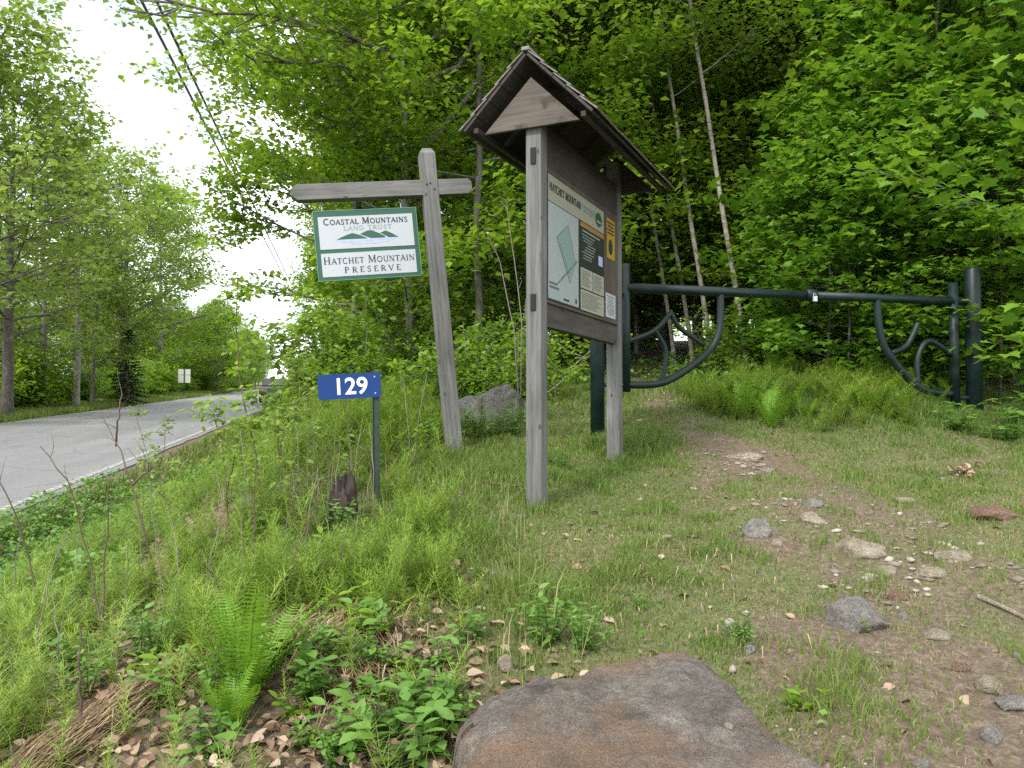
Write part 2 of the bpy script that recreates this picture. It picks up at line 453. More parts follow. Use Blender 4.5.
def ground_mat():
    m, n, l, b = new_mat('ground_soil')
    v = mapped(n, l)
    a = noise(n, l, 1.3, 6, 0.65, v); f = noise(n, l, 28, 8, 0.75, v); f2 = noise(n, l, 90, 4, 0.7, v)
    gr = ramp(n, [(0.3, (0.065, 0.085, 0.026)), (0.5, (0.12, 0.128, 0.05)), (0.7, (0.215, 0.19, 0.10))])
    l.new(f.outputs['Fac'], gr.inputs['Fac'])
    dr = ramp(n, [(0.28, (0.065, 0.045, 0.032)), (0.5, (0.145, 0.105, 0.073)), (0.72, (0.29, 0.235, 0.175))])
    l.new(f.outputs['Fac'], dr.inputs['Fac'])
    at = n.new('ShaderNodeAttribute'); at.attribute_name = 'tone'
    mm = n.new('ShaderNodeMath'); mm.operation = 'MULTIPLY_ADD'; mm.inputs[1].default_value = 0.9; mm.inputs[2].default_value = -0.45
    l.new(a.outputs['Fac'], mm.inputs[0])
    ad = n.new('ShaderNodeMath'); ad.operation = 'ADD'; l.new(mm.outputs[0], ad.inputs[0]); l.new(at.outputs['Fac'], ad.inputs[1])
    rr = ramp(n, [(0.35, (0, 0, 0)), (0.62, (1, 1, 1))]); l.new(ad.outputs[0], rr.inputs['Fac'])
    c = mix(n, l, rr.outputs['Color'], gr.outputs['Color'], dr.outputs['Color'])
    sp_ = ramp(n, [(0.35, (0.6, 0.6, 0.6)), (0.65, (1.25, 1.22, 1.18))]); l.new(f2.outputs['Fac'], sp_.inputs['Fac'])
    c = mix(n, l, 0.8, c, sp_.outputs['Color'], 'MULTIPLY')
    l.new(c, b.inputs['Base Color']); b.inputs['Roughness'].default_value = 0.95
    bump(n, l, f.outputs['Fac'], 0.8, 0.03, b)
    return m
M['ground'] = ground_mat()

def road_mat():
    m, n, l, b = new_mat('worn_asphalt')
    v = mapped(n, l)
    a = noise(n, l, 0.5, 5, 0.6, mapped(n, l, (1.6, 0.18, 1))); f = noise(n, l, 60, 5, 0.8, v)
    r = ramp(n, [(0.3, (0.145, 0.145, 0.15)), (0.55, (0.19, 0.19, 0.195)), (0.75, (0.235, 0.235, 0.235))]); l.new(a.outputs['Fac'], r.inputs['Fac'])
    rf = ramp(n, [(0.35, (0.7, 0.7, 0.7)), (0.65, (1.2, 1.2, 1.2))]); l.new(f.outputs['Fac'], rf.inputs['Fac'])
    c = mix(n, l, 0.7, r.outputs['Color'], rf.outputs['Color'], 'MULTIPLY')
    vo = n.new('ShaderNodeTexVoronoi'); vo.feature = 'DISTANCE_TO_EDGE'; vo.inputs['Scale'].default_value = 0.32
    wv = noise(n, l, 1.4, 5, 0.7, v); wm = mix(n, l, 0.35, v, wv.outputs['Color'], 'LINEAR_LIGHT')
    l.new(wm, vo.inputs['Vector'])
    rk = ramp(n, [(0.004, (0.35, 0.35, 0.35)), (0.014, (1, 1, 1))]); l.new(vo.outputs['Distance'], rk.inputs['Fac'])
    c = mix(n, l, 0.35, c, rk.outputs['Color'], 'MULTIPLY')
    l.new(c, b.inputs['Base Color']); b.inputs['Roughness'].default_value = 0.8
    bump(n, l, f.outputs['Fac'], 0.5, 0.01, b)
    return m
M['road'] = road_mat()
def worn_paint(name, c):
    m, n, l, b = new_mat(name)
    f = noise(n, l, 9, 8, 0.75, mapped(n, l))
    r = ramp(n, [(0.46, (0.21, 0.21, 0.21)), (0.64, c)]); l.new(f.outputs['Fac'], r.inputs['Fac'])
    l.new(r.outputs['Color'], b.inputs['Base Color']); b.inputs['Roughness'].default_value = 0.7
    return m
M['line_white'] = worn_paint('worn_white_line', (0.46, 0.46, 0.45))
M['line_yellow'] = worn_paint('worn_yellow_line', (0.42, 0.34, 0.16))

# ------------------------------------------------------------------ ground and road
trail = [G(1010, 740), G(960, 650), G(915, 590), G(860, 530), G(800, 490), G(745, 455), G(690, 432), Vector((1.55, 9.0, 0)), Vector((1.2, 11, 0)), Vector((1.35, 14, 0)), Vector((1.8, 20, 0))]
TR = np.array([[p.x, p.y] for p in trail])
TW = np.array([0.75, 0.75, 0.78, 0.75, 0.62, 0.5, 0.46, 0.5, 0.6, 0.7, 0.8])
def trail_d(x, y):
    """signed cover 0..1 of the bare trail"""
    x = np.asarray(x, float); y = np.asarray(y, float)
    best = np.zeros_like(x)
    for i in range(len(TR) - 1):
        a, b = TR[i], TR[i + 1]; d = b - a
        t = np.clip(((x - a[0]) * d[0] + (y - a[1]) * d[1]) / (d @ d), 0, 1)
        dd = np.hypot(x - a[0] - t * d[0], y - a[1] - t * d[1])
        w = TW[i] * (1 - t) + TW[i + 1] * t
        best = np.maximum(best, 1 - sm(0.3, 1.3, dd / w + 0.9 * (vnoise(x, y, 0.35) - 0.5)))
    return best * (0.55 + 0.45 * sm(0.36, 0.54, vnoise(x, y, 0.6) * 0.65 + vnoise(x, y, 0.22) * 0.35))
def wood_floor(x, y):
    """leaf strewn floor under the trees"""
    return sm(10.3, 12, y + 0.4 * x * 0) * sm(-0.8, 0.5, road_s(x, y) - 0.1 * np.clip(y - 10, 0, 30))
def litter_d(x, y):
    s = road_s(x, y)
    a = np.exp(-((x + 0.62) / 0.62) ** 2 - ((y - 2.5) / 0.8) ** 2) * 1.25
    b = np.exp(-((s + 0.75) / 0.5) ** 2) * (1 - sm(6, 8, y)) * 0.95 * (0.35 + 0.65 * sm(0.4, 0.6, vnoise(x, y, 0.8)))
    c = np.exp(-((x + 0.1) / 0.8) ** 2 - ((y - 4.0) / 0.9) ** 2) * 0.07
    return np.clip(np.maximum(np.maximum(a, b), c), 0, 1)

def axis_pts(segs):
    out = []
    for a, b, st in segs: out += list(np.arange(a, b, st))
    return np.array(out + [segs[-1][1]])
xs = axis_pts([(-170, -60, 12), (-60, -16, 2), (-16, -6, 0.3), (-6, 6, 0.07), (6, 14, 0.3), (14, 60, 2.5), (60, 170, 12)])
ys = axis_pts([(-40, -6, 4), (-6, 1, 0.35), (1, 12, 0.07), (12, 24, 0.3), (24, 60, 2), (60, 260, 12)])
XX, YY = np.meshgrid(xs, ys)
ZZ = ground_z(XX, YY)
nx, ny = len(xs), len(ys)
idx = np.arange(nx * ny).reshape(ny, nx)
F = np.stack([idx[:-1, :-1], idx[:-1, 1:], idx[1:, 1:], idx[1:, :-1]], -1).reshape(-1, 4)
tone = np.maximum.reduce([trail_d(XX, YY), litter_d(XX, YY) * 0.9, wood_floor(XX, YY) * 0.9, 0.42 * np.ones_like(XX) * sm(0, 1, XX) * (1 - sm(7, 8.5, YY))])
verge = sm(-4.2, -3.5, road_s(XX, YY)) * (1 - sm(-3.3, -2.9, road_s(XX, YY)))
tone = np.maximum(tone, verge)
g = obj_np('ground', np.stack([XX, YY, ZZ], -1).reshape(-1, 3), [F], M['ground'], None, tone.ravel(), True)
tag(g, kind='structure')

def road_sheet(name, s0, s1, mat, dz, t0=-30, t1=190, wob=0.0, thick=0.0):
    ts = np.arange(t0, t1, 1.0); V = []
    ss = [s0, s1] if abs(s1 - s0) < 1 else list(np.linspace(s0, s1, 9))
    mid = -7.35
    for t in ts:
        for k, s in enumerate(ss):
            j = wob * (vnoise(t, k * 7.0, 0.8) - 0.5) if k in (0, len(ss) - 1) else 0
            q = s + j
            x = 0.977 * q - 0.212 * t; y = 0.212 * q + 0.977 * t
            crown = 0.02 * abs(q - mid)
            V.append((x, y, float(road_z(x, y)) + 0.075 - crown + dz))
    k = len(ss); F = [(i * k + j, i * k + j + 1, (i + 1) * k + j + 1, (i + 1) * k + j) for i in range(len(ts) - 1) for j in range(k - 1)]
    if thick:
        n0 = len(V)
        for e in (0, k - 1):
            b = len(V)
            for i in range(len(ts)):
                v = V[i * k + e]; V.append((v[0] + (0.05 if e == k - 1 else -0.05), v[1], v[2] - thick))
            F += [(i * k + e, (i + 1) * k + e, b + i + 1, b + i) for i in range(len(ts) - 1)]
    # keep coordinates in the road's own frame so that cracks and wear run along it
    me = bpy.data.meshes.new(name)
    a = math.atan2(0.212, 0.977)
    Rm = Matrix.Rotation(-a, 4, 'Z')
    me.from_pydata([tuple(Rm @ Vector(v)) for v in V], [], F); me.materials.append(mat); me.update()
    o = bpy.data.objects.new(name, me); o.rotation_euler = (0, 0, a)
    link(o); tag(o, kind='structure')
    return o
road_sheet('road', -11.15, -3.66, M['road'], 0, wob=0.12, thick=0.12)
road_sheet('road_edge_line', -3.95, -3.83, M['line_white'], 0.006)
road_sheet('road_edge_line', -10.9, -10.78, M['line_yellow'], 0.006)

# ------------------------------------------------------------------ small stroke lettering with serifs
def arc(cx, cy, rx, ry, a0, a1, n=9):
    return [(cx + rx * math.cos(R(a0 + (a1 - a0) * i / (n - 1))), cy + ry * math.sin(R(a0 + (a1 - a0) * i / (n - 1)))) for i in range(n)]
K, T_ = 0.15, 0.075      # thick and thin stroke, cap height = 1
GL = {
 'A': (0.80, [([(0.06, 0), (0.40, 1)], T_), ([(0.40, 1), (0.74, 0)], K), ([(0.2, 0.34), (0.6, 0.34)], T_)], [(0.07, 0), (0.73, 0)]),
 'C': (0.78, [(arc(0.42, 0.5, 0.36, 0.48, 50, 310, 15), 0.12)], []),
 'D': (0.82, [([(0.16, 0), (0.16, 1)], K), ([(0.16, 0.97)] + arc(0.36, 0.5, 0.38, 0.47, 90, -90, 11) + [(0.16, 0.03)], 0.11)], []),
 'E': (0.66, [([(0.16, 0), (0.16, 1)], K), ([(0.1, 0.96), (0.6, 0.96), (0.6, 0.82)], T_), ([(0.16, 0.52), (0.48, 0.52)], T_), ([(0.1, 0.04), (0.62, 0.04), (0.62, 0.2)], T_)], []),
 'H': (0.88, [([(0.17, 0), (0.17, 1)], K), ([(0.71, 0), (0.71, 1)], K), ([(0.17, 0.52), (0.71, 0.52)], T_)], [(0.17, 0), (0.17, 1), (0.71, 0), (0.71, 1)]),
 'I': (0.38, [([(0.19, 0), (0.19, 1)], K)], [(0.19, 0), (0.19, 1)]),
 'L': (0.64, [([(0.16, 0), (0.16, 1)], K), ([(0.1, 0.04), (0.6, 0.04), (0.6, 0.24)], T_)], [(0.16, 1)]),
 'M': (1.0, [([(0.13, 0), (0.16, 1)], T_), ([(0.16, 1), (0.5, 0.08)], K), ([(0.5, 0.08), (0.83, 1)], T_), ([(0.83, 1), (0.86, 0)], K)], [(0.13, 0), (0.86, 0), (0.12, 1), (0.88, 1)]),
 'N': (0.86, [([(0.14, 0), (0.14, 1)], T_), ([(0.14, 1), (0.72, 0)], K), ([(0.72, 0), (0.72, 1)], T_)], [(0.14, 0), (0.1, 1), (0.72, 1)]),
 'O': (0.90, [(arc(0.45, 0.5, 0.37, 0.46, 0, 360, 21), 0.12)], []),
 'P': (0.70, [([(0.16, 0), (0.16, 1)], K), ([(0.16, 0.96), (0.36, 0.96)] + arc(0.36, 0.72, 0.25, 0.24, 80, -90, 8) + [(0.16, 0.48)], 0.1)], [(0.16, 0)]),
 'R': (0.78, [([(0.16, 0), (0.16, 1)], K), ([(0.16, 0.96), (0.36, 0.96)] + arc(0.36, 0.73, 0.24, 0.23, 80, -90, 8) + [(0.16, 0.5)], 0.1), ([(0.36, 0.5), (0.70, 0.02)], K)], [(0.16, 0), (0.72, 0)]),
 'S': (0.62, [([(0.52, 0.84)] + arc(0.32, 0.75, 0.2, 0.22, 50, 250, 9) + arc(0.30, 0.26, 0.22, 0.24, 60, -140, 10) + [(0.08, 0.16)], 0.11)], []),
 'T': (0.74, [([(0.37, 0), (0.37, 1)], K), ([(0.04, 0.82), (0.04, 0.96), (0.70, 0.96), (0.70, 0.82)], T_)], [(0.37, 0)]),
 'U': (0.84, [([(0.16, 1), (0.16, 0.34)] + arc(0.42, 0.32, 0.26, 0.29, 180, 360, 10) + [(0.68, 1)], 0.12)], [(0.16, 1), (0.68, 1)]),
 'V': (0.80, [([(0.06, 1), (0.40, 0)], K), ([(0.40, 0), (0.74, 1)], T_)], [(0.07, 1), (0.73, 1)]),
 ' ': (0.42, [], []),
}
def lettering(text, height, track=0.06, smallcap=0.8, weight=1.0):
    """returns MB in the XZ plane, centred on x = 0, front at y = 0, depth 2 mm behind it"""
    mb = MB(); x = 0; words_ = text.split(' ')
    big = []
    for w in words_: big += [True] + [False] * (len(w) - 1) + [False]
    items = []
    for ch, bg_ in zip(text, big):
        h = height * (1.0 if bg_ else smallcap)
        w, st, sf = GL[ch]; items.append((ch, x, h)); x += (w + track) * h
    cx = (x - track * height) / 2
    lay = 0
    for ch, x0, h in items:
        w, st, sf = GL[ch]
        strokes = list(st) + [([(a - 0.13, b), (a + 0.13, b)], 0.055) for a, b in [(a, 0.028 if b == 0 else 0.972) for a, b in sf]]
        for pts, wd in strokes:
            wd = wd * h * weight; lay += 1
            y0 = -0.0016 - 0.00006 * (lay % 11)
            for i in range(len(pts) - 1):
                p = Vector((pts[i][0] * h, pts[i][1] * h)); q = Vector((pts[i + 1][0] * h, pts[i + 1][1] * h))
                d = (q - p)
                if d.length < 1e-6: continue
                d.normalize(); nn = Vector((-d.y, d.x)) * wd / 2
                e = d * (wd * 0.22 if len(pts) > 2 else 0)
                poly = [p - e - nn, q + e - nn, q + e + nn, p - e + nn]
                yy = y0 - 0.000008 * i
                mb.add([(x0 + v.x - cx, yy, v.y) for v in poly], [(0, 1, 2, 3)])
    return mb
def xf(mb, Mx):
    mb.V = [tuple(Mx @ Vector(v)) for v in mb.V]; return mb
def font_mesh(text, size, name, mat, parent, Mx, space=1.0):
    cu = bpy.data.curves.new('t', 'FONT'); cu.body = text; cu.size = size; cu.align_x = 'CENTER'; cu.extrude = 0.0012; cu.space_character = space
    cu.offset = size * 0.016
    o = bpy.data.objects.new('t', cu); col.objects.link(o)
    dg = bpy.context.evaluated_depsgraph_get(); dg.update()
    me = bpy.data.meshes.new_from_object(o.evaluated_get(dg))
    bpy.data.objects.remove(o); me.transform(Mx); me.name = name; me.materials.clear(); me.materials.append(mat)
    return link(bpy.data.objects.new(name, me), parent)

# ------------------------------------------------------------------ information kiosk
def build_kiosk():
    E0 = 0.0
    base = Vector((0.15, 4.9, 0)); base.z = EYE - 0.60
    a = -math.atan2(0.42, 0.907)
    root = empty('information_kiosk', base, (0, 0, a))
    tag(root, 'grey wooden trail kiosk with steep gabled roof over a map and notice board', 'kiosk')
    up = 0.60                      # eye level above the kiosk base
    L = 1.54; pw = 0.1
    for y, h0, top in ((0, -0.3, up + 1.95), (L, -0.05, up + 1.95)):
        p = MB().box((0, y, (h0 + top) / 2), (pw, pw, top - h0)).build('post', M['wood_z'], root, 0.006)
        if y == 0:
            MB().box((0.0, -pw / 2 - 0.004, up + 1.55), (0.034, 0.008, 0.10)).build('strap_plate', M['black_metal'], p, 0.002)
            MB().box((0.0, -pw / 2 - 0.004, up + 0.66), (0.034, 0.008, 0.10)).build('strap_plate', M['black_metal'], p, 0.002)
    # rails between the posts
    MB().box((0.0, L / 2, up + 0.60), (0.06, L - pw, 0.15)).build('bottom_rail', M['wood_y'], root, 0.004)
    MB().box((0.0, L / 2, up + 1.64), (0.07, L - pw, 0.26)).build('top_rail', M['roofboard'], root, 0.004)  # darker wood than the bottom rail: shade under the roof put into its colour
    # roof
    y0, y1 = -0.16, 1.70
    ap, ev, hw = up + 2.13, up + 1.72, 0.41
    rf = empty('roof'); rf.parent = root
    nb = 9
    for sgn, nm in ((-1, 'roof_slope'), (1, 'roof_slope')):
        d = Vector((sgn * hw, 0, ev - ap)); Ld = d.length; d.normalize()
        nrm = Vector((-d.z * sgn, 0, d.x * sgn)) * 1.0
        if nrm.z < 0: nrm = -nrm
        mb = MB(); rnd = random.Random(4 + sgn)
        for i in range(5):         # boards that run along the roof, seen from below
            p0 = Vector((0, 0, ap)) + d * (Ld * i / 5 + 0.002); p1 = Vector((0, 0, ap)) + d * (Ld * (i + 1) / 5 - 0.002)
            dz = nrm * rnd.uniform(-0.002, 0.002)
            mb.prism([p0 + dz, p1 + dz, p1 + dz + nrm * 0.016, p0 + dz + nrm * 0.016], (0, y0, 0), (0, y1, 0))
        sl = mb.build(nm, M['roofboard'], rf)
        sh = MB(); n_r = 5
        for i in range(n_r):       # overlapping shingle courses
            x0 = Ld * i / n_r - 0.004 if i else 0.0; x1 = Ld * (i + 1) / n_r + 0.02
            y = y0 - 0.012
            while y < y1:
                w = rnd.uniform(0.09, 0.15); e = min(y + w, y1 + 0.012); x1r = x1 + rnd.uniform(-0.005, 0.003)
                A = Vector((0, 0, ap)) + d * x0 + nrm * 0.020; B = Vector((0, 0, ap)) + d * x1r + nrm * (0.030 + rnd.uniform(0, 0.004))
                sh.prism([A, B, B + nrm * 0.009, A + nrm * 0.006], (0, y + 0.003, 0), (0, e, 0)); y = e
        sh.build('shingles', M['shingle'], sl)
    MB().box((0, (y0 + y1) / 2, ap + 0.032), (0.05, y1 - y0 + 0.03, 0.022)).build('ridge_cap', M['shingle'], rf, 0.003)
    # gable boards closing the ends
    for yy in (-0.075, L + 0.075):
        z0 = up + 1.715
        w = 0.31; h = 0.305
        g_ = MB().prism([(-w, yy, z0), (w, yy, z0), (0, yy, z0 + h)], (0, -0.012, 0), (0, 0.012, 0)).build('gable_board', M['gable' if yy < 0 else 'roofboard'], root)  # far gable takes the dark roof wood, its shade painted into the colour
    # rafters under the boards
    for yy in (0.30, 0.77, 1.24):
        for sgn in (-1, 1):
            A = Vector((0, yy, ap - 0.062)); B = Vector((sgn * (hw - 0.07), yy, ev - 0.002 + 0.03))
            d = (B - A).normalized(); n_ = Vector((d.z, 0, -d.x)); n_ = n_ if n_.z > 0 else -n_
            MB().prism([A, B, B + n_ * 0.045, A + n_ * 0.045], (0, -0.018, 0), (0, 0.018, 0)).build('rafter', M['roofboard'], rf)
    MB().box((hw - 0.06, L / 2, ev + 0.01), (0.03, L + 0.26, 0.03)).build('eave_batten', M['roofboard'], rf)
    MB().box((-hw + 0.06, L / 2, ev + 0.01), (0.03, L + 0.26, 0.03)).build('eave_batten', M['roofboard'], rf)
    # notice board, faces local +X
    bd = MB().box((0.035, L / 2, up + 1.09), (0.02, L - pw - 0.004, 0.84)).build('notice_board', M['backing'], root)
    X0 = 0.0455
    def panel(name, ya, yb, za, zb, mat, lay=0, parent=bd):
        return MB().box((X0 + 0.0015 + lay * 0.0022, (ya + yb) / 2, up + (za + zb) / 2), (0.003, yb - ya, zb - za)).build(name, mat, parent)
    panel('panel_board', 0.06, 1.145, 0.69, 1.475, M['board_black'])
    mp = panel('trail_map', 0.065, 0.60, 0.70, 1.30, M['map_paper'], 1)
    hd = panel('header_sign', 0.065, 1.14, 1.305, 1.47, M['cream'], 1)
    panel('orange_band', 0.64, 1.14, 1.265, 1.298, M['orange'], 1)
    # local frame for writing on a face that looks along +X: text x -> +Y, text up -> +Z
    def face(y, z, lay): return Matrix(((0, -1, 0, X0 + 0.0030 + lay * 0.0022), (1, 0, 0, y), (0, 0, 1, up + z), (0, 0, 0, 1)))
    for txt, ya, wd, mt in (('HATCHET MOUNTAIN', 0.085, 0.56, 'ink'), ('PRESERVE', 0.675, 0.27, 'grey_ink')):
        t = lettering(txt, 0.050, 0.06, 0.95, 1.6)
        x0_ = min(v[0] for v in t.V); x1_ = max(v[0] for v in t.V); f = wd / (x1_ - x0_)
        xf(t, face(ya + wd / 2, 1.375, 1) @ Matrix.Diagonal((f, 1, 1, 1))).build('lettering', M[mt], hd)
    em = MB(); em.prism([(X0 + 0.0056, 1.02 + 0.075 * math.cos(q * PI / 12), up + 1.385 + 0.05 * math.sin(q * PI / 12)) for q in range(24)], (0, 0, 0), (0.0012, 0, 0)).build('emblem', M['green_paint'], hd)
    em2 = MB(); em2.prism([(X0 + 0.0072, 0.965, up + 1.375), (X0 + 0.0072, 1.075, up + 1.375), (X0 + 0.0072, 1.06, up + 1.36), (X0 + 0.0072, 0.98, up + 1.36)], (0, 0, 0), (0.0008, 0, 0)).build('emblem_stripe', M['cream'], hd)
    mk = MB()
    mk.prism([(X0 + 0.0058, 0.20, up + 1.10), (X0 + 0.0058, 0.40, up + 1.215), (X0 + 0.0058, 0.545, up + 0.98), (X0 + 0.0058, 0.44, up + 0.84)], (0, 0, 0), (0.0008, 0, 0))
    mk.build('map_area', M['map_green'], mp)
    rl = MB()
    for (ya, za, yb, zb, w) in ((0.20, 0.80, 0.575, 1.01, 0.009), (0.26, 1.07, 0.42, 0.90, 0.004), (0.40, 1.215, 0.545, 0.98, 0.003), (0.20, 1.10, 0.40, 1.215, 0.003), (0.2, 1.1, 0.44, 0.84, 0.003), (0.08, 0.80, 0.20, 0.80, 0.012), (0.08, 0.775, 0.24, 0.775, 0.012)):
        A = Vector((0, ya, za)); B = Vector((0, yb, zb)); d = (B - A).normalized(); n_ = Vector((0, -d.z, d.y)) * w / 2
        rl.prism([(X0 + 0.0070, *(A - n_).yz), (X0 + 0.0070, *(B - n_).yz), (X0 + 0.0070, *(B + n_).yz), (X0 + 0.0070, *(A + n_).yz)], (0, 0, up), (0.0006, 0, up))
    rl.build('map_lines', M['print_ink'], mp)
    MB().box((X0 + 0.006, 0.37, up + 0.722), (0.001, 0.10, 0.012)).build('map_key', M['ink'], mp)
    MB().box((X0 + 0.006, 0.55, up + 0.735), (0.001, 0.025, 0.03)).build('map_code_mark', M['ink'], mp)
    dk = panel('dark_poster', 0.64, 1.14, 0.99, 1.26, M['board_black'], 1)
    w_ = MB(); rnd = random.Random(8)
    for i in range(9):
        w_.box((X0 + 0.0058, 0.68 + rnd.uniform(0.10, 0.19), up + 1.215 - 0.02 * i), (0.0008, rnd.uniform(0.15, 0.26), 0.006))
    w_.box((X0 + 0.0058, 0.86, up + 1.242), (0.0008, 0.36, 0.011)); w_.build('text_lines', M['grey_ink'], dk)
    MB().box((X0 + 0.0058, 1.06, up + 1.09), (0.0008, 0.09, 0.07)).build('photo', M['water_blue'], dk)
    for nm, (ya, yb, za, zb) in (('notice', (0.645, 0.885, 0.845, 0.985)), ('notice', (0.90, 1.135, 0.845, 0.985)), ('notice', (0.645, 1.135, 0.695, 0.835))):
        nn = panel(nm, ya, yb, za, zb, M['paper'], 1)
        tl = MB(); z = zb - 0.018
        while z > za + 0.012:
            wd = (yb - ya) * rnd.uniform(0.55, 0.85); tl.box((X0 + 0.0058, ya + 0.015 + wd / 2, up + z), (0.0008, wd, 0.0045)); z -= 0.0125
        tl.build('text_lines', M['print_ink'], nn)
    # uncovered board at the far end carries a yellow and a white notice
    yn = panel('yellow_notice', 1.22, 1.41, 1.15, 1.45, M['yellow'], 0)
    tg = MB().prism([(X0 + 0.0036, 1.305 + 0.05 * math.cos(q * PI / 8), up + 1.24 + 0.06 * math.sin(q * PI / 8)) for q in range(16)], (0, 0, 0), (0.0008, 0, 0))
    for i in range(4): tg.box((X0 + 0.004, 1.305, up + 1.42 - 0.026 * i), (0.0008, 0.16 - 0.02 * (i % 2), 0.012))
    tg.build('print', M['ink'], yn)
    wn = panel('white_notice', 1.19, 1.42, 0.705, 0.885, M['white_paint'], 0)
    tl = MB()
    for i in range(10): tl.box((X0 + 0.0036, 1.305, up + 0.865 - 0.015 * i), (0.0008, rnd.uniform(0.12, 0.19), 0.005))
    tl.build('text_lines', M['print_ink'], wn)
    return root
build_kiosk()

# ------------------------------------------------------------------ wooden post with hanging sign
def build_sign():
    b = P(453, 436, 6.55)
    yaw, roll = R(12.5), R(-5.6)
    rot = (Matrix.Rotation(yaw, 4, 'Z') @ Matrix.Rotation(roll, 4, 'Y')).to_euler()
    root = empty('sign_post', b, rot)
    tag(root, 'leaning grey timber post with cross arm that holds the preserve sign', 'sign post')
    H = 2.29; w = 0.128
    p = MB()
    hw = w / 2
    p.add([(-hw, -hw, -0.3), (hw, -hw, -0.3), (hw, hw, -0.3), (-hw, hw, -0.3), (-hw, -hw, H), (hw, -hw, H), (hw, hw, H), (-hw, hw, H),
           (-hw * 0.55, -hw * 0.55, H + 0.045), (hw * 0.55, -hw * 0.55, H + 0.045), (hw * 0.55, hw * 0.55, H + 0.045), (-hw * 0.55, hw * 0.55, H + 0.045)],
          [(0, 3, 2, 1), (0, 1, 5, 4), (1, 2, 6, 5), (2, 3, 7, 6), (3, 0, 4, 7), (4, 5, 9, 8), (5, 6, 10, 9), (6, 7, 11, 10), (7, 4, 8, 11), (8, 9, 10, 11)])
    p.build('post', M['wood_z'], root, 0.008)
    zc = 2.01; bh = 0.062; x0, x1 = -1.09, 0.34
    arm = MB()
    prof = [(x0, -bh + 0.035), (x0 + 0.05, -bh), (x1 - 0.03, -bh), (x1, -bh + 0.03), (x1, bh - 0.03), (x1 - 0.03, bh), (x0 + 0.05, bh), (x0, bh - 0.035)]
    arm.prism([(x, 0, zc + z) for x, z in prof], (0, -0.058, 0), (0, 0.058, 0))
    ar = arm.build('cross_arm', M['wood_x'], root, 0.004)
    for dx, dz in ((-0.03, 0.02), (0.03, -0.02), (0.0, 0.03)):
        MB().tube([(dx, -0.066, zc + dz), (dx, -0.070, zc + dz)], 0.007, 8).build('bolt', M['black_metal'], root)
    # the hanging sign: a thing of its own
    sg = empty('hanging_sign', b, rot)
    tag(sg, 'white green framed preserve sign with mountain emblem hung under the timber arm', 'sign')
    cx, top, W, Hs = -0.535, 1.86, 0.805, 0.545
    zc2 = top - Hs / 2
    MB().box((cx, 0, zc2), (W, 0.03, Hs)).build('board', M['green_paint'], sg, 0.003)
    rim = MB()
    rim.box((cx, 0, top + 0.0025), (W + 0.006, 0.034, 0.005)).box((cx, 0, top - Hs - 0.0025), (W + 0.006, 0.034, 0.005))
    rim.box((cx - W / 2 - 0.0025, 0, zc2), (0.005, 0.034, Hs)).box((cx + W / 2 + 0.0025, 0, zc2), (0.005, 0.034, Hs))
    rim.build('rim', flat('green_rim', (0.10, 0.24, 0.17), 0.5), sg)
    up_h, lo_h = 0.257, 0.185
    zu = top - 0.045 - up_h / 2; zl = top - Hs + 0.026 + lo_h / 2
    pu = MB().box((cx, -0.0165, zu), (W - 0.065, 0.004, up_h)).build('upper_panel', M['white_paint'], sg)
    pl = MB().box((cx, -0.0165, zl), (W - 0.065, 0.004, lo_h)).build('lower_panel', M['white_paint'], sg)
    def put(txt, z, h, width, parent, mat, wt=1.0, dx=0, sc=0.8, tk=0.10):
        t = lettering(txt, h, tk, sc, wt); a = min(v[0] for v in t.V); c = max(v[0] for v in t.V); f = width / (c - a)
        xf(t, Matrix.Translation((cx + dx, -0.0185, z)) @ Matrix.Diagonal((f, 1, 1, 1))).build('lettering', mat, parent)
    put('COASTAL MOUNTAINS', zu + 0.063, 0.050, 0.66, pu, M['ink'], 1.35)
    put('LAND TRUST', zu + 0.015, 0.036, 0.38, pu, M['grey_ink'], 0.95, 0.01, 0.95)
    put('HATCHET MOUNTAIN', zl + 0.005, 0.058, 0.71, pl, M['ink'], 1.0)
    put('PRESERVE', zl - 0.068, 0.048, 0.44, pl, M['ink'], 1.05, 0.02, 0.95, 0.42)
    # emblem: three hills over a lens of water
    ez = zu - 0.055; q = -0.0190
    hills = MB()
    hills.prism([(cx - 0.24, q, ez), (cx - 0.17, q, ez + 0.030), (cx - 0.115, q, ez + 0.048), (cx - 0.06, q, ez + 0.030), (cx + 0.005, q, ez)], (0, -0.0006, 0), (0, 0.0005, 0))
    hills.prism([(cx - 0.055, q, ez + 0.036), (cx + 0.0, q, ez + 0.06), (cx + 0.035, q, ez + 0.064), (cx + 0.09, q, ez + 0.040), (cx + 0.14, q, ez + 0.012), (cx + 0.14, q, ez), (cx + 0.03, q, ez)], (0, -0.0008, 0), (0, 0.0005, 0))
    hills.prism([(cx + 0.105, q, ez + 0.040), (cx + 0.15, q, ez + 0.055), (cx + 0.20, q, ez + 0.030), (cx + 0.245, q, ez + 0.0), (cx + 0.17, q, ez), (cx + 0.155, q, ez + 0.01)], (0, -0.0008, 0), (0, 0.0005, 0))
    hills.build('emblem_hills', M['green_paint'], pu)
    wt = MB(); wt.prism([(cx - 0.25, q, ez - 0.003), (cx - 0.18, q, ez - 0.026), (cx - 0.06, q, ez - 0.043), (cx + 0.06, q, ez - 0.043), (cx + 0.18, q, ez - 0.024), (cx + 0.25, q, ez - 0.003)], (0, -0.0005, 0), (0, 0.0005, 0))
    wt.build('emblem_water', M['water_blue'], pu)
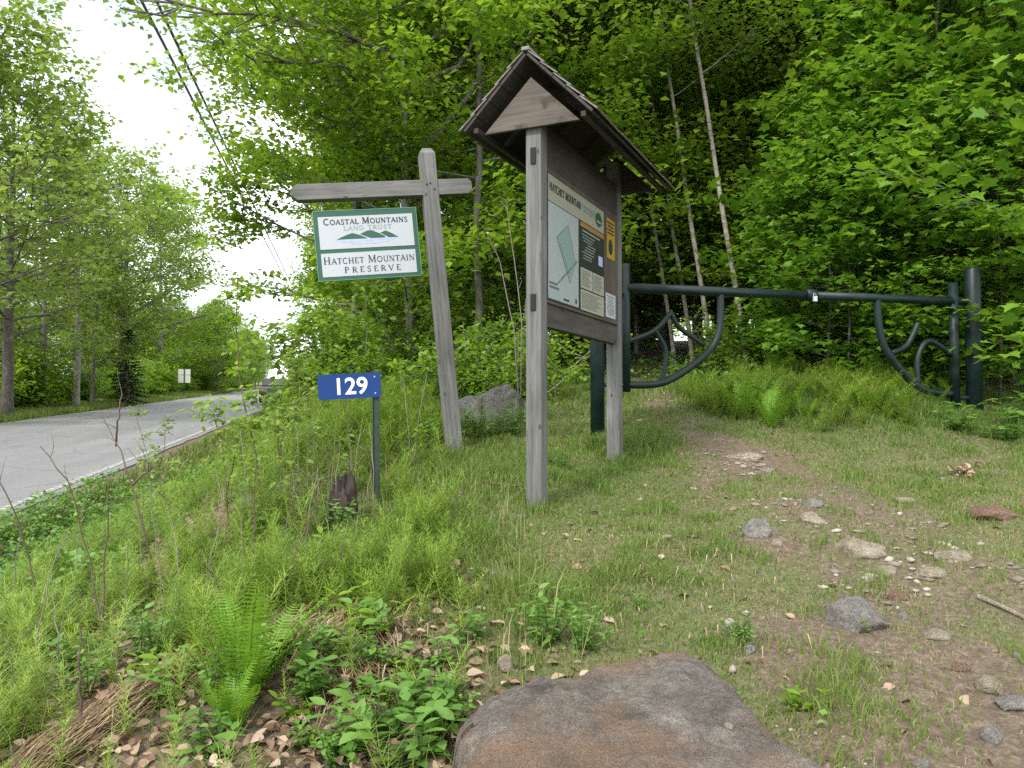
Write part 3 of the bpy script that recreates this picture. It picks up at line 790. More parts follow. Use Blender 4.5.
    st = MB(); st.prism([(cx - 0.2, q - 0.001, ez - 0.012), (cx - 0.1, q - 0.001, ez - 0.022), (cx + 0.18, q - 0.001, ez - 0.012), (cx, q - 0.001, ez - 0.015)], (0, -0.0004, 0), (0, 0.0002, 0))
    st.build('emblem_ripple', M['white_paint'], pu)
    for x in (cx - 0.33, cx + 0.29):
        h = MB(); h.tube([(x, 0, top + 0.002), (x, 0, top + 0.045)], 0.004, 6)
        for z in (top + 0.055, top + 0.082):
            h.tube([(x + 0.011 * math.cos(i * PI / 6), 0.011 * math.sin(i * PI / 6) * (z > top + 0.07), z + 0.013 * math.sin(i * PI / 6)) for i in range(13)], 0.003, 6)
        h.tube([(x, 0, top + 0.093), (x, 0, zc - bh + 0.005)], 0.004, 6)
        h.build('hook', M['steel'], sg)
build_sign()

# ------------------------------------------------------------------ blue number sign
def build_number():
    g_ = G(377, 513); Y = 4.95
    b = P(376.5, 515, Y)
    root = empty('house_number_sign', b, (0, R(-0.6), R(4)))
    tag(root, 'small blue reflective plate reading 129 on a thin dark green steel post', 'number sign')
    sx = Y / FPX
    po = MB(); h = 143 * sx
    po.box((0, 0.012, h / 2 - 0.2), (0.044, 0.004, h + 0.4)).box((-0.020, 0.004, h / 2 - 0.2), (0.004, 0.013, h + 0.4)).box((0.020, 0.004, h / 2 - 0.2), (0.004, 0.013, h + 0.4))
    po.build('post', M['post_green'], root)
    W, H = 62 * sx, 25 * sx; r = 0.014
    out = []
    for cx_, cz_, a0 in ((W / 2 - r, H / 2 - r, 0), (-W / 2 + r, H / 2 - r, 90), (-W / 2 + r, -H / 2 + r, 180), (W / 2 - r, -H / 2 + r, 270)):
        out += [(cx_ + r * math.cos(R(a0 + i * 22.5)), cz_ + r * math.sin(R(a0 + i * 22.5))) for i in range(5)]
    Mx = Matrix.Translation((-26 * sx, -0.006, 128.5 * sx)) @ Matrix.Rotation(R(-2.6), 4, 'Y')
    pm = MB().prism([(x, 0, z) for x, z in out], (0, -0.0015, 0), (0, 0.0015, 0)); xf(pm, Mx)
    pl = pm.build('number_plate', M['blue'], root)
    font_mesh('129', 0.142, 'digits', M['digit'], pl, Mx @ Matrix.Translation((0.006, -0.0025, -0.048)) @ Matrix.Rotation(PI / 2, 4, 'X'), 1.0)
    rv = MB()
    for x in (W / 2 - 0.035,):
        for z in (0.05, -0.05): rv.tube([(x, -0.0015, z), (x, -0.004, z)], 0.005, 8)
    xf(rv, Mx).build('rivets', M['steel'], pl)
build_number()

# ------------------------------------------------------------------ double swing gate
def build_gate():
    A = Vector((0.745, 7.1)); B = Vector((4.58, 8.07)); d = B - A; Lg = d.length; u = d.normalized()
    ang = math.atan2(u.y, u.x)
    root = empty('steel_gate', (A.x, A.y, gz(A.x, A.y)), (0, 0, ang))
    tag(root, 'dark green steel pipe gate across the trail with curved braces in each wing', 'gate')
    z00 = gz(A.x, A.y)
    def loc(px, py):
        r_ = ray(px, py)
        # meet the gate's upright plane
        n_ = Vector((-u.y, u.x)); k = (A.dot(n_)) / (r_[0] * n_.x + r_[1] * n_.y)
        p = Vector((r_[0] * k, r_[1] * k)); return Vector(((p - A).dot(u), 0, EYE + r_[2] * k - z00))
    zb = loc(700, 290).z
    zbar = 0.5 * (loc(630, 287).z + loc(940, 301).z)
    def post(px, ytop, r):
        q = loc(px, ytop); g0 = gz(*(A + u * q.x)) - z00
        mb = MB(); mb.tube([(q.x, 0, g0 - 0.3), (q.x, 0, q.z - 0.01), (q.x, 0, q.z), (q.x, 0, q.z + 0.004)], [r, r, r * 0.92, r * 0.5], 20)
        return mb.build('gate_post', M['gate'], root, 0, True), q
    post(597, 266, 0.062); post(972, 268, 0.076)
    def smooth_curve(pts, n=18):
        P_ = [pts[0]] + pts + [pts[-1]]; out = []
        for i in range(1, len(P_) - 2):
            for k in range(n // (len(pts) - 1) + 1):
                t = k / (n // (len(pts) - 1) + 1)
                p0, p1, p2, p3 = P_[i - 1], P_[i], P_[i + 1], P_[i + 2]
                out.append(0.5 * ((2 * p1) + (p2 - p0) * t + (2 * p0 - 5 * p1 + 4 * p2 - p3) * t * t + (3 * p1 - p0 - 3 * p2 + p3) * t ** 3))
        out.append(pts[-1]); return out
    def curve(pts, r, parent, name='curved_brace'):
        return MB().tube(smooth_curve([loc(*p) for p in pts]), r, 12).build(name, M['gate'], parent, 0, True)
    for side in (0, 1):
        lf = empty('gate_wing'); lf.parent = root
        if side == 0:
            v = loc(626, 264); gb = loc(626, 392).z
            MB().tube([(v.x, 0, gb), (v.x, 0, v.z)], 0.036, 14).build('upright', M['gate'], lf, 0, True)
            e = loc(806, 293)
            MB().tube([(v.x, 0, zbar), (e.x, 0, zbar - 0.005)], 0.044, 16).build('top_rail', M['gate'], lf, 0, True)
            curve([(720.5, 290), (719, 332), (703, 357), (665, 382), (626, 385)], 0.033, lf)
            curve([(626, 342), (654, 331), (671, 313)], 0.023, lf)
            curve([(671, 313), (680, 328), (704, 345)], 0.023, lf)
            curve([(656, 331), (666, 352), (662, 381)], 0.022, lf)
            MB().tube([(loc(597, 300).x, 0, zbar - 0.05), (v.x, 0, zbar - 0.05)], 0.018, 8).tube([(loc(597, 300).x, 0, gb + 0.06), (v.x, 0, gb + 0.06)], 0.018, 8).build('hinge', M['gate'], lf)
        else:
            v = loc(953, 283); gb = loc(953, 414).z
            MB().tube([(v.x, 0, gb), (v.x, 0, v.z)], 0.045, 14).build('upright', M['gate'], lf, 0, True)
            e = loc(815, 294)
            MB().tube([(e.x, 0, zbar - 0.005), (v.x + 0.09, 0, zbar)], 0.042, 16).build('top_rail', M['gate'], lf, 0, True)
            curve([(876.5, 296), (880, 332), (890, 356), (920, 388), (952, 394)], 0.036, lf)
            curve([(892, 353), (907, 345), (918, 323)], 0.027, lf)
            curve([(918, 384), (918, 357), (929, 341), (952, 355)], 0.027, lf)
            MB().tube([(v.x, 0, zbar - 0.0), (loc(972, 300).x, 0, zbar)], 0.024, 8).tube([(v.x, 0, gb + 0.16), (loc(972, 300).x, 0, gb + 0.16)], 0.02, 8).build('hinge', M['gate'], lf)
    j = loc(810.5, 293).x
    MB().tube([(j - 0.055, 0, zbar), (j - 0.045, 0, zbar), (j + 0.045, 0, zbar), (j + 0.055, 0, zbar)], [0.045, 0.058, 0.058, 0.045], 16).build('sleeve', M['gate'], root, 0, True)
    lk = MB().box((j, -0.065, zbar - 0.045), (0.045, 0.022, 0.05))
    lk.tube([(j + 0.014 * math.cos(k * PI / 8), -0.065, zbar - 0.02 + 0.03 * math.sin(k * PI / 8)) for k in range(9)], 0.004, 8)
    lk.build('padlock', M['steel'], root, 0.002)
build_gate()

# ------------------------------------------------------------------ rocks
def ico(sub, seed, sx, sy, sz, cuts=9, rough=0.08):
    bm = bmesh.new(); bmesh.ops.create_icosphere(bm, subdivisions=sub, radius=1)
    rnd = random.Random(seed)
    V = np.array([v.co[:] for v in bm.verts])
    for _ in range(cuts):
        n_ = np.array([rnd.gauss(0, 1), rnd.gauss(0, 1), rnd.gauss(0, 1)]); n_ /= np.linalg.norm(n_)
        d = rnd.uniform(0.58, 0.86); k = V @ n_; o = k > d
        V[o] -= np.outer((k[o] - d) * 0.92, n_)
    o1 = rnd.uniform(0, 50)
    nn = (vnoise(V[:, 0] * 2 + o1, V[:, 1] * 2 + V[:, 2] * 1.7, 0.5) - 0.5) + 0.5 * (vnoise(V[:, 0] * 5 + o1, V[:, 1] * 5 + V[:, 2] * 4.3, 0.5) - 0.5)
    V *= (1 + rough * nn * 2)[:, None]
    V *= np.array([sx, sy, sz])
    for v, c in zip(bm.verts, V): v.co = c
    return bm
def rock(name, loc, size, mat, seed, sub=4, rot=0, tilt=0, cuts=9, rough=0.08):
    bm = ico(sub, seed, *size, cuts=cuts, rough=rough)
    me = bpy.data.meshes.new(name); bm.to_mesh(me); bm.free()
    me.polygons.foreach_set('use_smooth', np.ones(len(me.polygons), bool)); me.materials.append(mat)
    o = bpy.data.objects.new(name, me); o.location = loc; o.rotation_euler = (tilt, 0, rot)
    return link(o)
RG = 'stones lying on the trail and the grass beside it'
stones = [  # px, py (base), width px, height px, material, label
 (757, 537, 32, 24, 'rock_grey', 'grey angular stone on the grass left of the bare trail'),
 (813, 523, 25, 13, 'rock_tan', 'flat tan stone just below a small grey stone mid trail'),
 (815, 508, 21, 11, 'rock_grey', 'small bluish grey stone just above a flat tan stone'),
 (864, 557, 46, 23, 'rock_tan', 'long pale rounded stone in the middle of the trail'),
 (863, 631, 56, 40, 'rock_grey', 'grey pointed rock with a grass tuft growing in front'),
 (959, 561, 36, 12, 'rock_tan', 'broad flat tan stone sunk in the right half of the trail'),
 (934, 577, 30, 11, 'rock_tan', 'flat brownish stone below a broader sunken tan one'),
 (905, 503, 22, 8, 'rock_tan', 'thin flat stone at the upper edge of the dirt trail'),
 (1001, 520, 44, 18, 'rock_red', 'reddish brown stone half buried near the tall grass'),
 (995, 696, 27, 22, 'rock_tan', 'upright tan stone in the eroded gully of the trail'),
 (1016, 712, 32, 16, 'rock_grey', 'smooth grey stone beside the upright tan one in gully'),
 (922, 768, 15, 12, 'rock_grey', 'small round pale stone in the grass at bottom right'),
 (506, 673, 17, 20, 'rock_tan', 'small tan stone standing behind the big flat boulder'),
 (750, 656, 13, 10, 'rock_grey', 'fist sized grey stone in grass right of the big boulder'),
 (745, 459, 34, 9, 'rock_tan', 'long flat pale stone set in the trail close to the gate'),
 (770, 472, 18, 7, 'rock_grey', 'small flat stone on the trail below a long pale stone'),
 (890, 575, 20, 12, 'rock_tan', 'small tan stone just right of the long pale rounded stone'),
 (900, 600, 22, 12, 'rock_red', 'brown stone wedged in the gully behind a grey pointed rock'),
 (940, 640, 24, 13, 'rock_tan', 'low tan stone in the gully right of the grey pointed rock'),
 (962, 672, 18, 11, 'rock_red', 'reddish stone in the gully above the upright tan stone'),
 (995, 745, 22, 22, 'rock_grey', 'flat grey slab fragment in the grass below the gully'),
 (778, 545, 16, 8, 'rock_tan', 'small pale stone right of the grey angular stone'),
 (905, 620, 14, 8, 'rock_grey', 'pebble sized grey stone at the gully edge by pointed rock'),
]
for i, (px, py, w, h, mt, lb) in enumerate(stones):
    g_ = G(px, py); k = g_.y / FPX
    sx, sz = w * k / 2 * 1.12, h * k * 0.62
    o = rock('stone', (g_.x, g_.y + sx * 0.4, g_.z + sz * 0.22), (sx, sx * 0.8, sz), M[mt], 11 + i, 4 if w > 25 else 3, random.Random(i).uniform(-0.4, 0.4))
    tag(o, lb, 'stone', RG)
b1 = G(497, 421); b1 = atx(497, 7.7)
tag(rock('boulder', (b1.x, b1.y, b1.z + 0.04), (0.34, 0.28, 0.36), M['boulder'], 71, 5, 0.3, 0, 8, 0.1), 'rounded grey boulder on the bank behind the leaning sign post', 'boulder')
b2 = atx(470, 7.55)
tag(rock('boulder', (b2.x, b2.y, b2.z + 0.06), (0.2, 0.22, 0.22), M['boulder'], 74, 4, 0.8, 0, 8, 0.1), 'smaller boulder tucked between the leaning sign post and a bigger boulder', 'boulder')

# the big flat boulder in front
def big_rock():
    ztop = gz(0.4, 2.9) + 0.115
    outl_px = [(462, 738), (464, 706), (484, 682), (520, 670), (566, 667), (610, 659), (660, 654), (694, 653), (722, 666), (742, 690), (765, 712), (790, 738), (812, 768)]
    pts = []
    for px, py in outl_px:
        r_ = ray(px, py); k = (ztop - EYE) / r_[2]
        pts.append((r_[0] * k, k))
    pts += [(0.78, 1.85), (0.55, 1.55), (0.15, 1.5), (0.0, 1.75), (-0.09, 2.05)]
    c = np.mean(np.array(pts), 0)
    rel = (np.array(pts) - c) * 1.05
    th = np.arctan2(rel[:, 1], rel[:, 0]); rr = np.hypot(rel[:, 0], rel[:, 1])
    o = np.argsort(th); th = th[o]; rr = rr[o]
    n_a, n_r = 420, 60
    A_ = np.linspace(-PI, PI, n_a, endpoint=False)
    Rr = np.interp(A_, np.concatenate([th - 2 * PI, th, th + 2 * PI]), np.tile(rr, 3))
    V = []; 
    prof = [(f, -0.05 * max(0, (f - 0.70) / 0.23) ** 2.2) for f in np.linspace(0, 0.93, 90)] + [(0.95, -0.058), (0.968, -0.069), (0.985, -0.084), (1.0, -0.105), (1.008, -0.125), (1.014, -0.15), (1.02, -0.18), (1.03, -0.22), (1.05, -0.3), (1.06, -0.4)]
    for f, z in prof:
        x = c[0] + Rr * f * np.cos(A_); y = c[1] + Rr * f * np.sin(A_)
        x = x + 0.035 * (vnoise(A_ * 6, f * 3 + 0 * A_, 0.5) - 0.5) * sm(0.8, 1.0, f); y = y + 0.035 * (vnoise(A_ * 6 + 40, f * 3 + 0 * A_, 0.5) - 0.5) * sm(0.7, 1.0, f)
        tilt = 0.035 * (x - c[0]) * 0 - 0.03 * (c[1] - y)
        zz = ztop + z + tilt * 0.6 + 0.03 * (vnoise(x, y, 0.30) - 0.5) + 0.024 * (vnoise(x, y, 0.11) - 0.5) + 0.022 * (vnoise(x, y, 0.05) - 0.5) + 0.009 * (vnoise(x, y, 0.018) - 0.5)
        V.append(np.stack([x, y, zz], -1))
    V = np.array(V).reshape(-1, 3); m_ = len(prof)
    ii = np.arange(m_ * n_a).reshape(m_, n_a); jj = np.roll(ii, -1, 1)
    F = np.stack([ii[:-1], ii[1:], jj[1:], jj[:-1]], -1).reshape(-1, 4)
    F = F[:, ::-1]
    o = obj_np('flat_boulder', V, [F], M['slab'], None, None, True)
    tag(o, 'big flat topped brown grey boulder with rusty stains at the front edge of the grass', 'boulder')
    return ztop
ZT = big_rock()
def on_rock(px, py):
    r_ = ray(px, py); k = (ZT - EYE) / r_[2]; return Vector((r_[0] * k, k, ZT))
q = on_rock(729, 728); tag(rock('pebble', q + Vector((0, 0, 0.002)), (0.017, 0.015, 0.013), M['rock_tan'], 5, 3), 'pale round pebble lying on the rusty side of the big boulder', 'pebble')
q = on_rock(691, 684); tag(rock('pebble', q + Vector((0, 0, 0.0)), (0.028, 0.02, 0.012), M['rock_grey'], 9, 3), 'small dark flat pebble near the back of the big boulder', 'pebble')

# gravel on the trail: nobody could count it
def scatter_polar(rng, n, r0, r1, a0, a1, power=1.0):
    r = r0 + (r1 - r0) * rng.random(n) ** power; a = R(a0) + R(a1 - a0) * rng.random(n)
    return r * np.sin(a), r * np.cos(a)
def gravel():
    rng = np.random.default_rng(3)
    x, y = scatter_polar(rng, 34000, 1.8, 10, -30, 48)
    k = trail_d(x, y) ** 2 * sm(0.42, 0.62, vnoise(x, y, 0.45)) * 1.6 + 0.006
    keep = rng.random(len(x)) < k * 0.55
    x, y = x[keep], y[keep]; n = len(x)
    bm = bmesh.new(); bmesh.ops.create_icosphere(bm, subdivisions=1, radius=1)
    T = np.array([v.co[:] for v in bm.verts]); TF = np.array([[v.index for v in f.verts] for f in bm.faces]); bm.free()
    s = 0.006 + 0.026 * rng.random(n) ** 2.5
    sc = s[:, None] * (0.6 + 0.8 * rng.random((n, 3))) * np.array([1.15, 0.9, 0.38])
    V = T[None] * (1 + 0.75 * (rng.random((n, 12, 1)) - 0.5)) * sc[:, None, :]
    a = rng.random(n) * 6.28; ca, sa = np.cos(a), np.sin(a)
    X = V[..., 0] * ca[:, None] - V[..., 1] * sa[:, None] + x[:, None]; Y = V[..., 0] * sa[:, None] + V[..., 1] * ca[:, None] + y[:, None]
    Z = V[..., 2] + (ground_z(x, y) + s * 0.15)[:, None]
    V = np.stack([X, Y, Z], -1).reshape(-1, 3); F = (TF[None] + (np.arange(n) * 12)[:, None, None]).reshape(-1, 3)
    m, n_, l, b = new_mat('gravel_stone'); at = n_.new('ShaderNodeAttribute'); at.attribute_name = 'tone'
    r = ramp(n_, [(0, (0.14, 0.11, 0.09)), (0.5, (0.22, 0.185, 0.15)), (1, (0.36, 0.32, 0.275))]); l.new(at.outputs['Fac'], r.inputs['Fac']); l.new(r.outputs['Color'], b.inputs['Base Color']); b.inputs['Roughness'].default_value = 0.9
    o = obj_np('gravel', V, [F], m, None, np.repeat(rng.random(n), 12)); tag(o, kind='stuff')
gravel()

# ------------------------------------------------------------------ leaf machinery
LEAF = (np.array([(0, 0, 0), (-0.36, 0.42, 0.07), (0.36, 0.42, 0.07), (0, 1.0, -0.10)], float), np.array([(0, 2, 3), (0, 3, 1)]))
def maple_template():
    o = [(0, 0), (0.20, -0.06), (0.46, 0.10), (0.34, 0.26), (0.66, 0.44), (0.36, 0.52), (0.22, 0.60), (0.0, 1.0), (-0.22, 0.60), (-0.36, 0.52), (-0.66, 0.44), (-0.34, 0.26), (-0.46, 0.10), (-0.20, -0.06)]
    V = [(0, 0.36, 0.0)] + [(x, y, 0.07 * abs(x) * 2 - 0.16 * max(0, y - 0.4)) for x, y in o]
    n = len(o); return np.array(V), np.array([(0, 1 + i, 1 + (i + 1) % n) for i in range(n)])
MAPLE = maple_template()
def ovate_template():
    V = [(0, 0, 0), (-0.2, 0.2, 0.04), (0.2, 0.2, 0.04), (-0.27, 0.45, 0.05), (0.27, 0.45, 0.05), (-0.15, 0.78, 0.0), (0.15, 0.78, 0.0), (0, 1, -0.08), (0, 0.45, -0.01)]
    return np.array(V, float), np.array([(0, 2, 8), (2, 4, 8), (4, 6, 8), (6, 7, 8), (7, 5, 8), (5, 3, 8), (3, 1, 8), (1, 0, 8)])
OVATE = ovate_template()
def place(T, pos, fwd, nrm, size, tone):
    """one copy of template T per row; fwd is the leaf's long direction, nrm its face"""
    TV, TF = T
    f = fwd / np.linalg.norm(fwd, axis=1, keepdims=True)
    s = np.cross(f, nrm); s /= np.linalg.norm(s, axis=1, keepdims=True) + 1e-9
    u = np.cross(s, f)
    V = pos[:, None, :] + size[:, None, None] * (TV[None, :, 0:1] * s[:, None, :] + TV[None, :, 1:2] * f[:, None, :] + TV[None, :, 2:3] * u[:, None, :])
    k = len(TV); n = len(pos)
    return V.reshape(-1, 3), (TF[None] + (np.arange(n) * k)[:, None, None]).reshape(-1, TF.shape[1]), np.repeat(tone, k)
class Acc:
    def __init__(s): s.V = []; s.F = []; s.T = []; s.n = 0
    def add(s, V, F, T): s.V.append(V); s.F.append(F + s.n); s.T.append(T); s.n += len(V)
    def build(s, name, mat, parent=None):
        return obj_np(name, np.concatenate(s.V), [np.concatenate(s.F)], mat, parent, np.concatenate(s.T))

class Tubes:
    def __init__(s): s.V = []; s.F = []; s.n = 0
    def add(s, P_, Rr, k=6):
        P_ = np.asarray(P_, float); Rr = np.asarray(Rr, float); m = len(P_)
        t = np.gradient(P_, axis=0); t /= np.linalg.norm(t, axis=1, keepdims=True) + 1e-9
        ref = np.array([0, 0, 1.0]) if abs(t[0, 2]) < 0.8 else np.array([1.0, 0, 0])
        a = np.cross(t, ref); a /= np.linalg.norm(a, axis=1, keepdims=True) + 1e-9
        b = np.cross(t, a)
        th = np.arange(k) * 2 * PI / k
        V = P_[:, None, :] + Rr[:, None, None] * (np.cos(th)[None, :, None] * a[:, None, :] + np.sin(th)[None, :, None] * b[:, None, :])
        i = np.arange(m * k).reshape(m, k); j = np.roll(i, -1, 1)
        s.V.append(V.reshape(-1, 3)); s.F.append(np.stack([i[:-1], j[:-1], j[1:], i[1:]], -1).reshape(-1, 4) + s.n); s.n += m * k
    def build(s, name, mat, parent=None):
        return obj_np(name, np.concatenate(s.V), [np.concatenate(s.F)], mat, parent, None, True)

def bez(p, d, L, rng, up=0.25, n=6, wob=0.08):
    """a bending twig from p along d"""
    pts = [p.copy()]; d = d / np.linalg.norm(d)
    for i in range(n - 1):
        d = d + np.array([rng.normal(0, wob), rng.normal(0, wob), up / n + rng.normal(0, wob)]); d /= np.linalg.norm(d)
        pts.append(pts[-1] + d * L / (n - 1))
    return np.array(pts), d

def leaves_at(rng, C, n, size, spread, T=LEAF, flat_=0.45, jit=0.22):
    """n leaves round every centre in C (rows: x y z tone)"""
    m = len(C); idx = np.repeat(np.arange(m), n)
    pos = C[idx, :3] + rng.normal(0, 1, (m * n, 3)) * np.array(spread)
    nrm = np.stack([rng.normal(0, flat_, m * n), rng.normal(0, flat_, m * n), np.abs(rng.normal(1, 0.25, m * n))], -1)
    az = rng.random(m * n) * 2 * PI
    fwd = np.stack([np.cos(az), np.sin(az), rng.normal(-0.25, 0.3, m * n)], -1)
    sz = size * (0.45 + 0.95 * rng.random(m * n))
    tone = np.clip(C[idx, 3] + rng.normal(0, jit, m * n), 0, 1)
    return place(T, pos, fwd, nrm, sz, tone)

def grow_tree(name, seed, H, Rc, cb, nb, n_leaf, leaf, r0, mats, lean=(0, 0), T=LEAF, flat_=0.45, elev=(15, 60), shape='oval', limbs=(), spread=None, sub=(4, 6), wob=0.05, fork=False):
    """one tree: Empty at its foot > trunk (with limbs), crown"""
    rng = np.random.default_rng(seed)
    root = empty(name)
    tb = Tubes(); C = []
    n = 14; z = np.linspace(0, 1, n)
    wx = np.cumsum(rng.normal(0, wob, n)) * H / 14; wy = np.cumsum(rng.normal(0, wob, n)) * H / 14
    wx -= wx[0]; wy -= wy[0]
    tr = np.stack([lean[0] * z * H + wx, lean[1] * z * H + wy, z * H], -1)
    rad = r0 * (1 - z * 0.93) ** 0.85; rad[0] *= 1.35
    base = tr.copy(); base[0, 2] = -0.4
    tb.add(base, rad, 9)
    stems = [(tr, rad)]
    if fork:
        k0 = 4; d = np.array([rng.normal(0, 0.3), rng.normal(0, 0.3), 0.0]); d[0] += 0.35
        f2 = tr[k0:].copy(); f2 += (np.linspace(0, 1, len(f2)) ** 0.8)[:, None] * d * H * 0.30
        tb.add(f2, rad[k0:] * 0.75, 8); stems.append((f2, rad[k0:] * 0.75))
    sp_ = spread or (0.30, 0.30, 0.11)
    def ramify(p, d, L, r, depth):
        pts, de = bez(p, d, L, rng, 0.35 if depth == 0 else 0.1, 7)
        tb.add(pts, np.linspace(r, r * 0.25, len(pts)), 5 if depth == 0 else 4)
        if depth == 0:
            for j in range(rng.integers(*sub) + 1):
                f = rng.uniform(0.25, 0.98); q = pts[int(f * 6)]
                az = math.atan2(de[1], de[0]) + rng.choice([-1, 1]) * rng.uniform(0.4, 1.2)
                dd = np.array([math.cos(az), math.sin(az), rng.normal(0.12, 0.25)])
                ramify(q, dd, L * (0.62 - 0.28 * f) + 0.12, r * 0.45, 1)
            C.append([*pts[-1], rng.normal(0.5, 0.13), 1]); C.append([*pts[-2], rng.normal(0.5, 0.13), 1])
        else:
            tn = rng.normal(0.5, 0.14)
            for q in (pts[2], pts[4], pts[5], pts[6]): C.append([*q, tn, depth])
    for tr_, rad_ in stems:
        for i in range(nb if not fork else nb * 2 // 3):
            u = (i + rng.random()) / (nb if not fork else nb * 2 // 3); zz = cb + (0.985 - cb) * u
            z0 = tr_[0, 2] / H
            kk = (zz - z0) / (1 - z0)
            if kk < 0: continue
            k = kk * (len(tr_) - 1); a = min(int(k), len(tr_) - 2); p = tr_[a] * (1 - (k - a)) + tr_[a + 1] * (k - a)
            if shape == 'oval': L = Rc * (0.45 + 0.75 * math.sin(PI * min(1, 0.18 + 0.72 * u))) * (1 - 0.35 * u ** 3) * rng.uniform(0.65, 1.15)
            elif shape == 'wide': L = Rc * (0.9 - 0.5 * u) * rng.uniform(0.6, 1.15)
            else: L = Rc * (1.05 - 0.85 * u) * rng.uniform(0.7, 1.1)
            el = R(elev[0] + (elev[1] - elev[0]) * u + rng.normal(0, 8)); az = i * 2.4 + rng.normal(0, 0.4)
            d = np.array([math.cos(az) * math.cos(el), math.sin(az) * math.cos(el), math.sin(el)])
            ramify(p, d, L, max(0.008, rad_[min(a, len(rad_) - 1)] * 0.30), 0)
    for pts in limbs:              # hand placed limbs, in the tree's own frame
        pts = np.array(pts, float); m = 12
        tt = np.linspace(0, len(pts) - 1, m); a = np.minimum(tt.astype(int), len(pts) - 2); f = (tt - a)[:, None]
        q = pts[a] * (1 - f) + pts[a + 1] * f; q[1:-1] += rng.normal(0, 0.06, (m - 2, 3))
        tb.add(q, np.linspace(max(0.034, r0 * 0.30), 0.010, m), 7)
        Lq = np.linalg.norm(pts[-1] - pts[0])
        for j in range(16):
            k = rng.uniform(3, 11.2); a_ = int(k); p = q[min(a_, m - 1)]
            de = q[min(a_ + 1, m - 1)] - q[max(a_ - 1, 0)]; az = math.atan2(de[1], de[0]) + rng.choice([-1, 1]) * rng.uniform(0.3, 1.1)
            ramify(p, np.array([math.cos(az), math.sin(az), rng.normal(0.0, 0.3)]), Lq * rng.uniform(0.14, 0.30), 0.018, 2)
            
    C = np.array(C); lim = C[:, 4] > 1.5; per = max(3, int(n_leaf / len(C)))
    acc = Acc(); acc.add(*leaves_at(rng, C[~lim], per, leaf, sp_, T, flat_))
    if lim.any(): acc.add(*leaves_at(rng, C[lim], 9, leaf * 0.8, (sp_[0] * 0.7, sp_[1] * 0.7, sp_[2] * 0.7), T, flat_))
    tb.build('trunk', mats[0], root)
    acc.build('crown', mats[1], root)
    return root

def grow_conifer(name, seed, H, Rc, mats, r0=0.12):
    rng = np.random.default_rng(seed); root = empty(name); tb = Tubes(); acc = Acc()
    tb.add([(0, 0, -0.3), (0.02, 0, H * 0.5), (0, 0, H)], [r0, r0 * 0.55, 0.01], 8)
    C = []; D = []
    for i in range(int(H * 11)):
        u = (i + rng.random()) / int(H * 11); zz = H * (0.06 + 0.92 * u); L = Rc * (1 - u) ** 0.8 * rng.uniform(0.7, 1.1) + 0.12; az = i * 2.4 + rng.normal(0, 0.3)
        d = np.array([math.cos(az), math.sin(az), -0.12 + 0.4 * u]); pts, de = bez(np.array([0, 0, zz]), d, L, rng, -0.1, 6, 0.04)
        tb.add(pts, np.linspace(0.02, 0.004, 6), 4)
        for f in np.linspace(0.12, 1, max(4, int(L * 9))):
            p = pts[0] + (pts[-1] - pts[0]) * f
            for s in (-1, 1):
                a2 = az + s * rng.uniform(0.4, 1.0); C.append(p); D.append([math.cos(a2), math.sin(a2), rng.normal(-0.2, 0.15)])
    C = np.array(C); D = np.array(D); n = len(C)
    C = np.repeat(C, 3, 0) + rng.normal(0, 0.035, (n * 3, 3)); D = np.repeat(D, 3, 0) + rng.normal(0, 0.25, (n * 3, 3))
    acc.add(*place(LEAF, C, D, np.stack([rng.normal(0, 0.4, n * 3), rng.normal(0, 0.4, n * 3), np.ones(n * 3)], -1), 0.20 * (0.7 + 0.6 * rng.random(n * 3)), rng.random(n * 3)))
    tb.build('trunk', mats[0], root); acc.build('crown', mats[1], root)
    return root

def grow_shrub(name, seed, H, Rc, stems, n_leaf, leaf, mats, T=LEAF, flat_=0.5, spread=None, stem_r=0.012, low=0.15):
    rng = np.random.default_rng(seed); root = empty(name); tb = Tubes(); C = []
    for i in range(stems):
        az = i * 2.4 + rng.normal(0, 0.4); el = rng.uniform(0.6, 1.45); L = H * rng.uniform(0.7, 1.1)
        d = np.array([math.cos(az) * math.cos(el) * Rc / H * 1.6, math.sin(az) * math.cos(el) * Rc / H * 1.6, math.sin(el)])
        p0 = np.array([rng.normal(0, 0.08 * Rc), rng.normal(0, 0.08 * Rc), -0.1])
        pts, de = bez(p0, d, L, rng, 0.15, 8, 0.07); tb.add(pts, np.linspace(stem_r, stem_r * 0.3, 8), 5)
        tn = rng.normal(0.5, 0.13)
        for j in range(7):
            k = rng.integers(int(1 + 6 * low), 8); a2 = rng.random() * 6.28
            q, _ = bez(pts[k], np.array([math.cos(a2), math.sin(a2), rng.normal(0.25, 0.3)]), Rc * rng.uniform(0.2, 0.55), rng, 0.05, 5, 0.1)
            tb.add(q, np.linspace(stem_r * 0.4, 0.002, 5), 4)
            for r_ in (q[1], q[2], q[3], q[4]): C.append([*r_, tn + rng.normal(0, 0.06)])
    C = np.array(C); per = max(2, int(n_leaf / len(C)))
    acc = Acc(); acc.add(*leaves_at(rng, C, per, leaf, spread or (0.12 * Rc, 0.12 * Rc, 0.06 * Rc), T, flat_))
    tb.build('stems', mats[0], root); acc.build('foliage', mats[1], root)
    return root

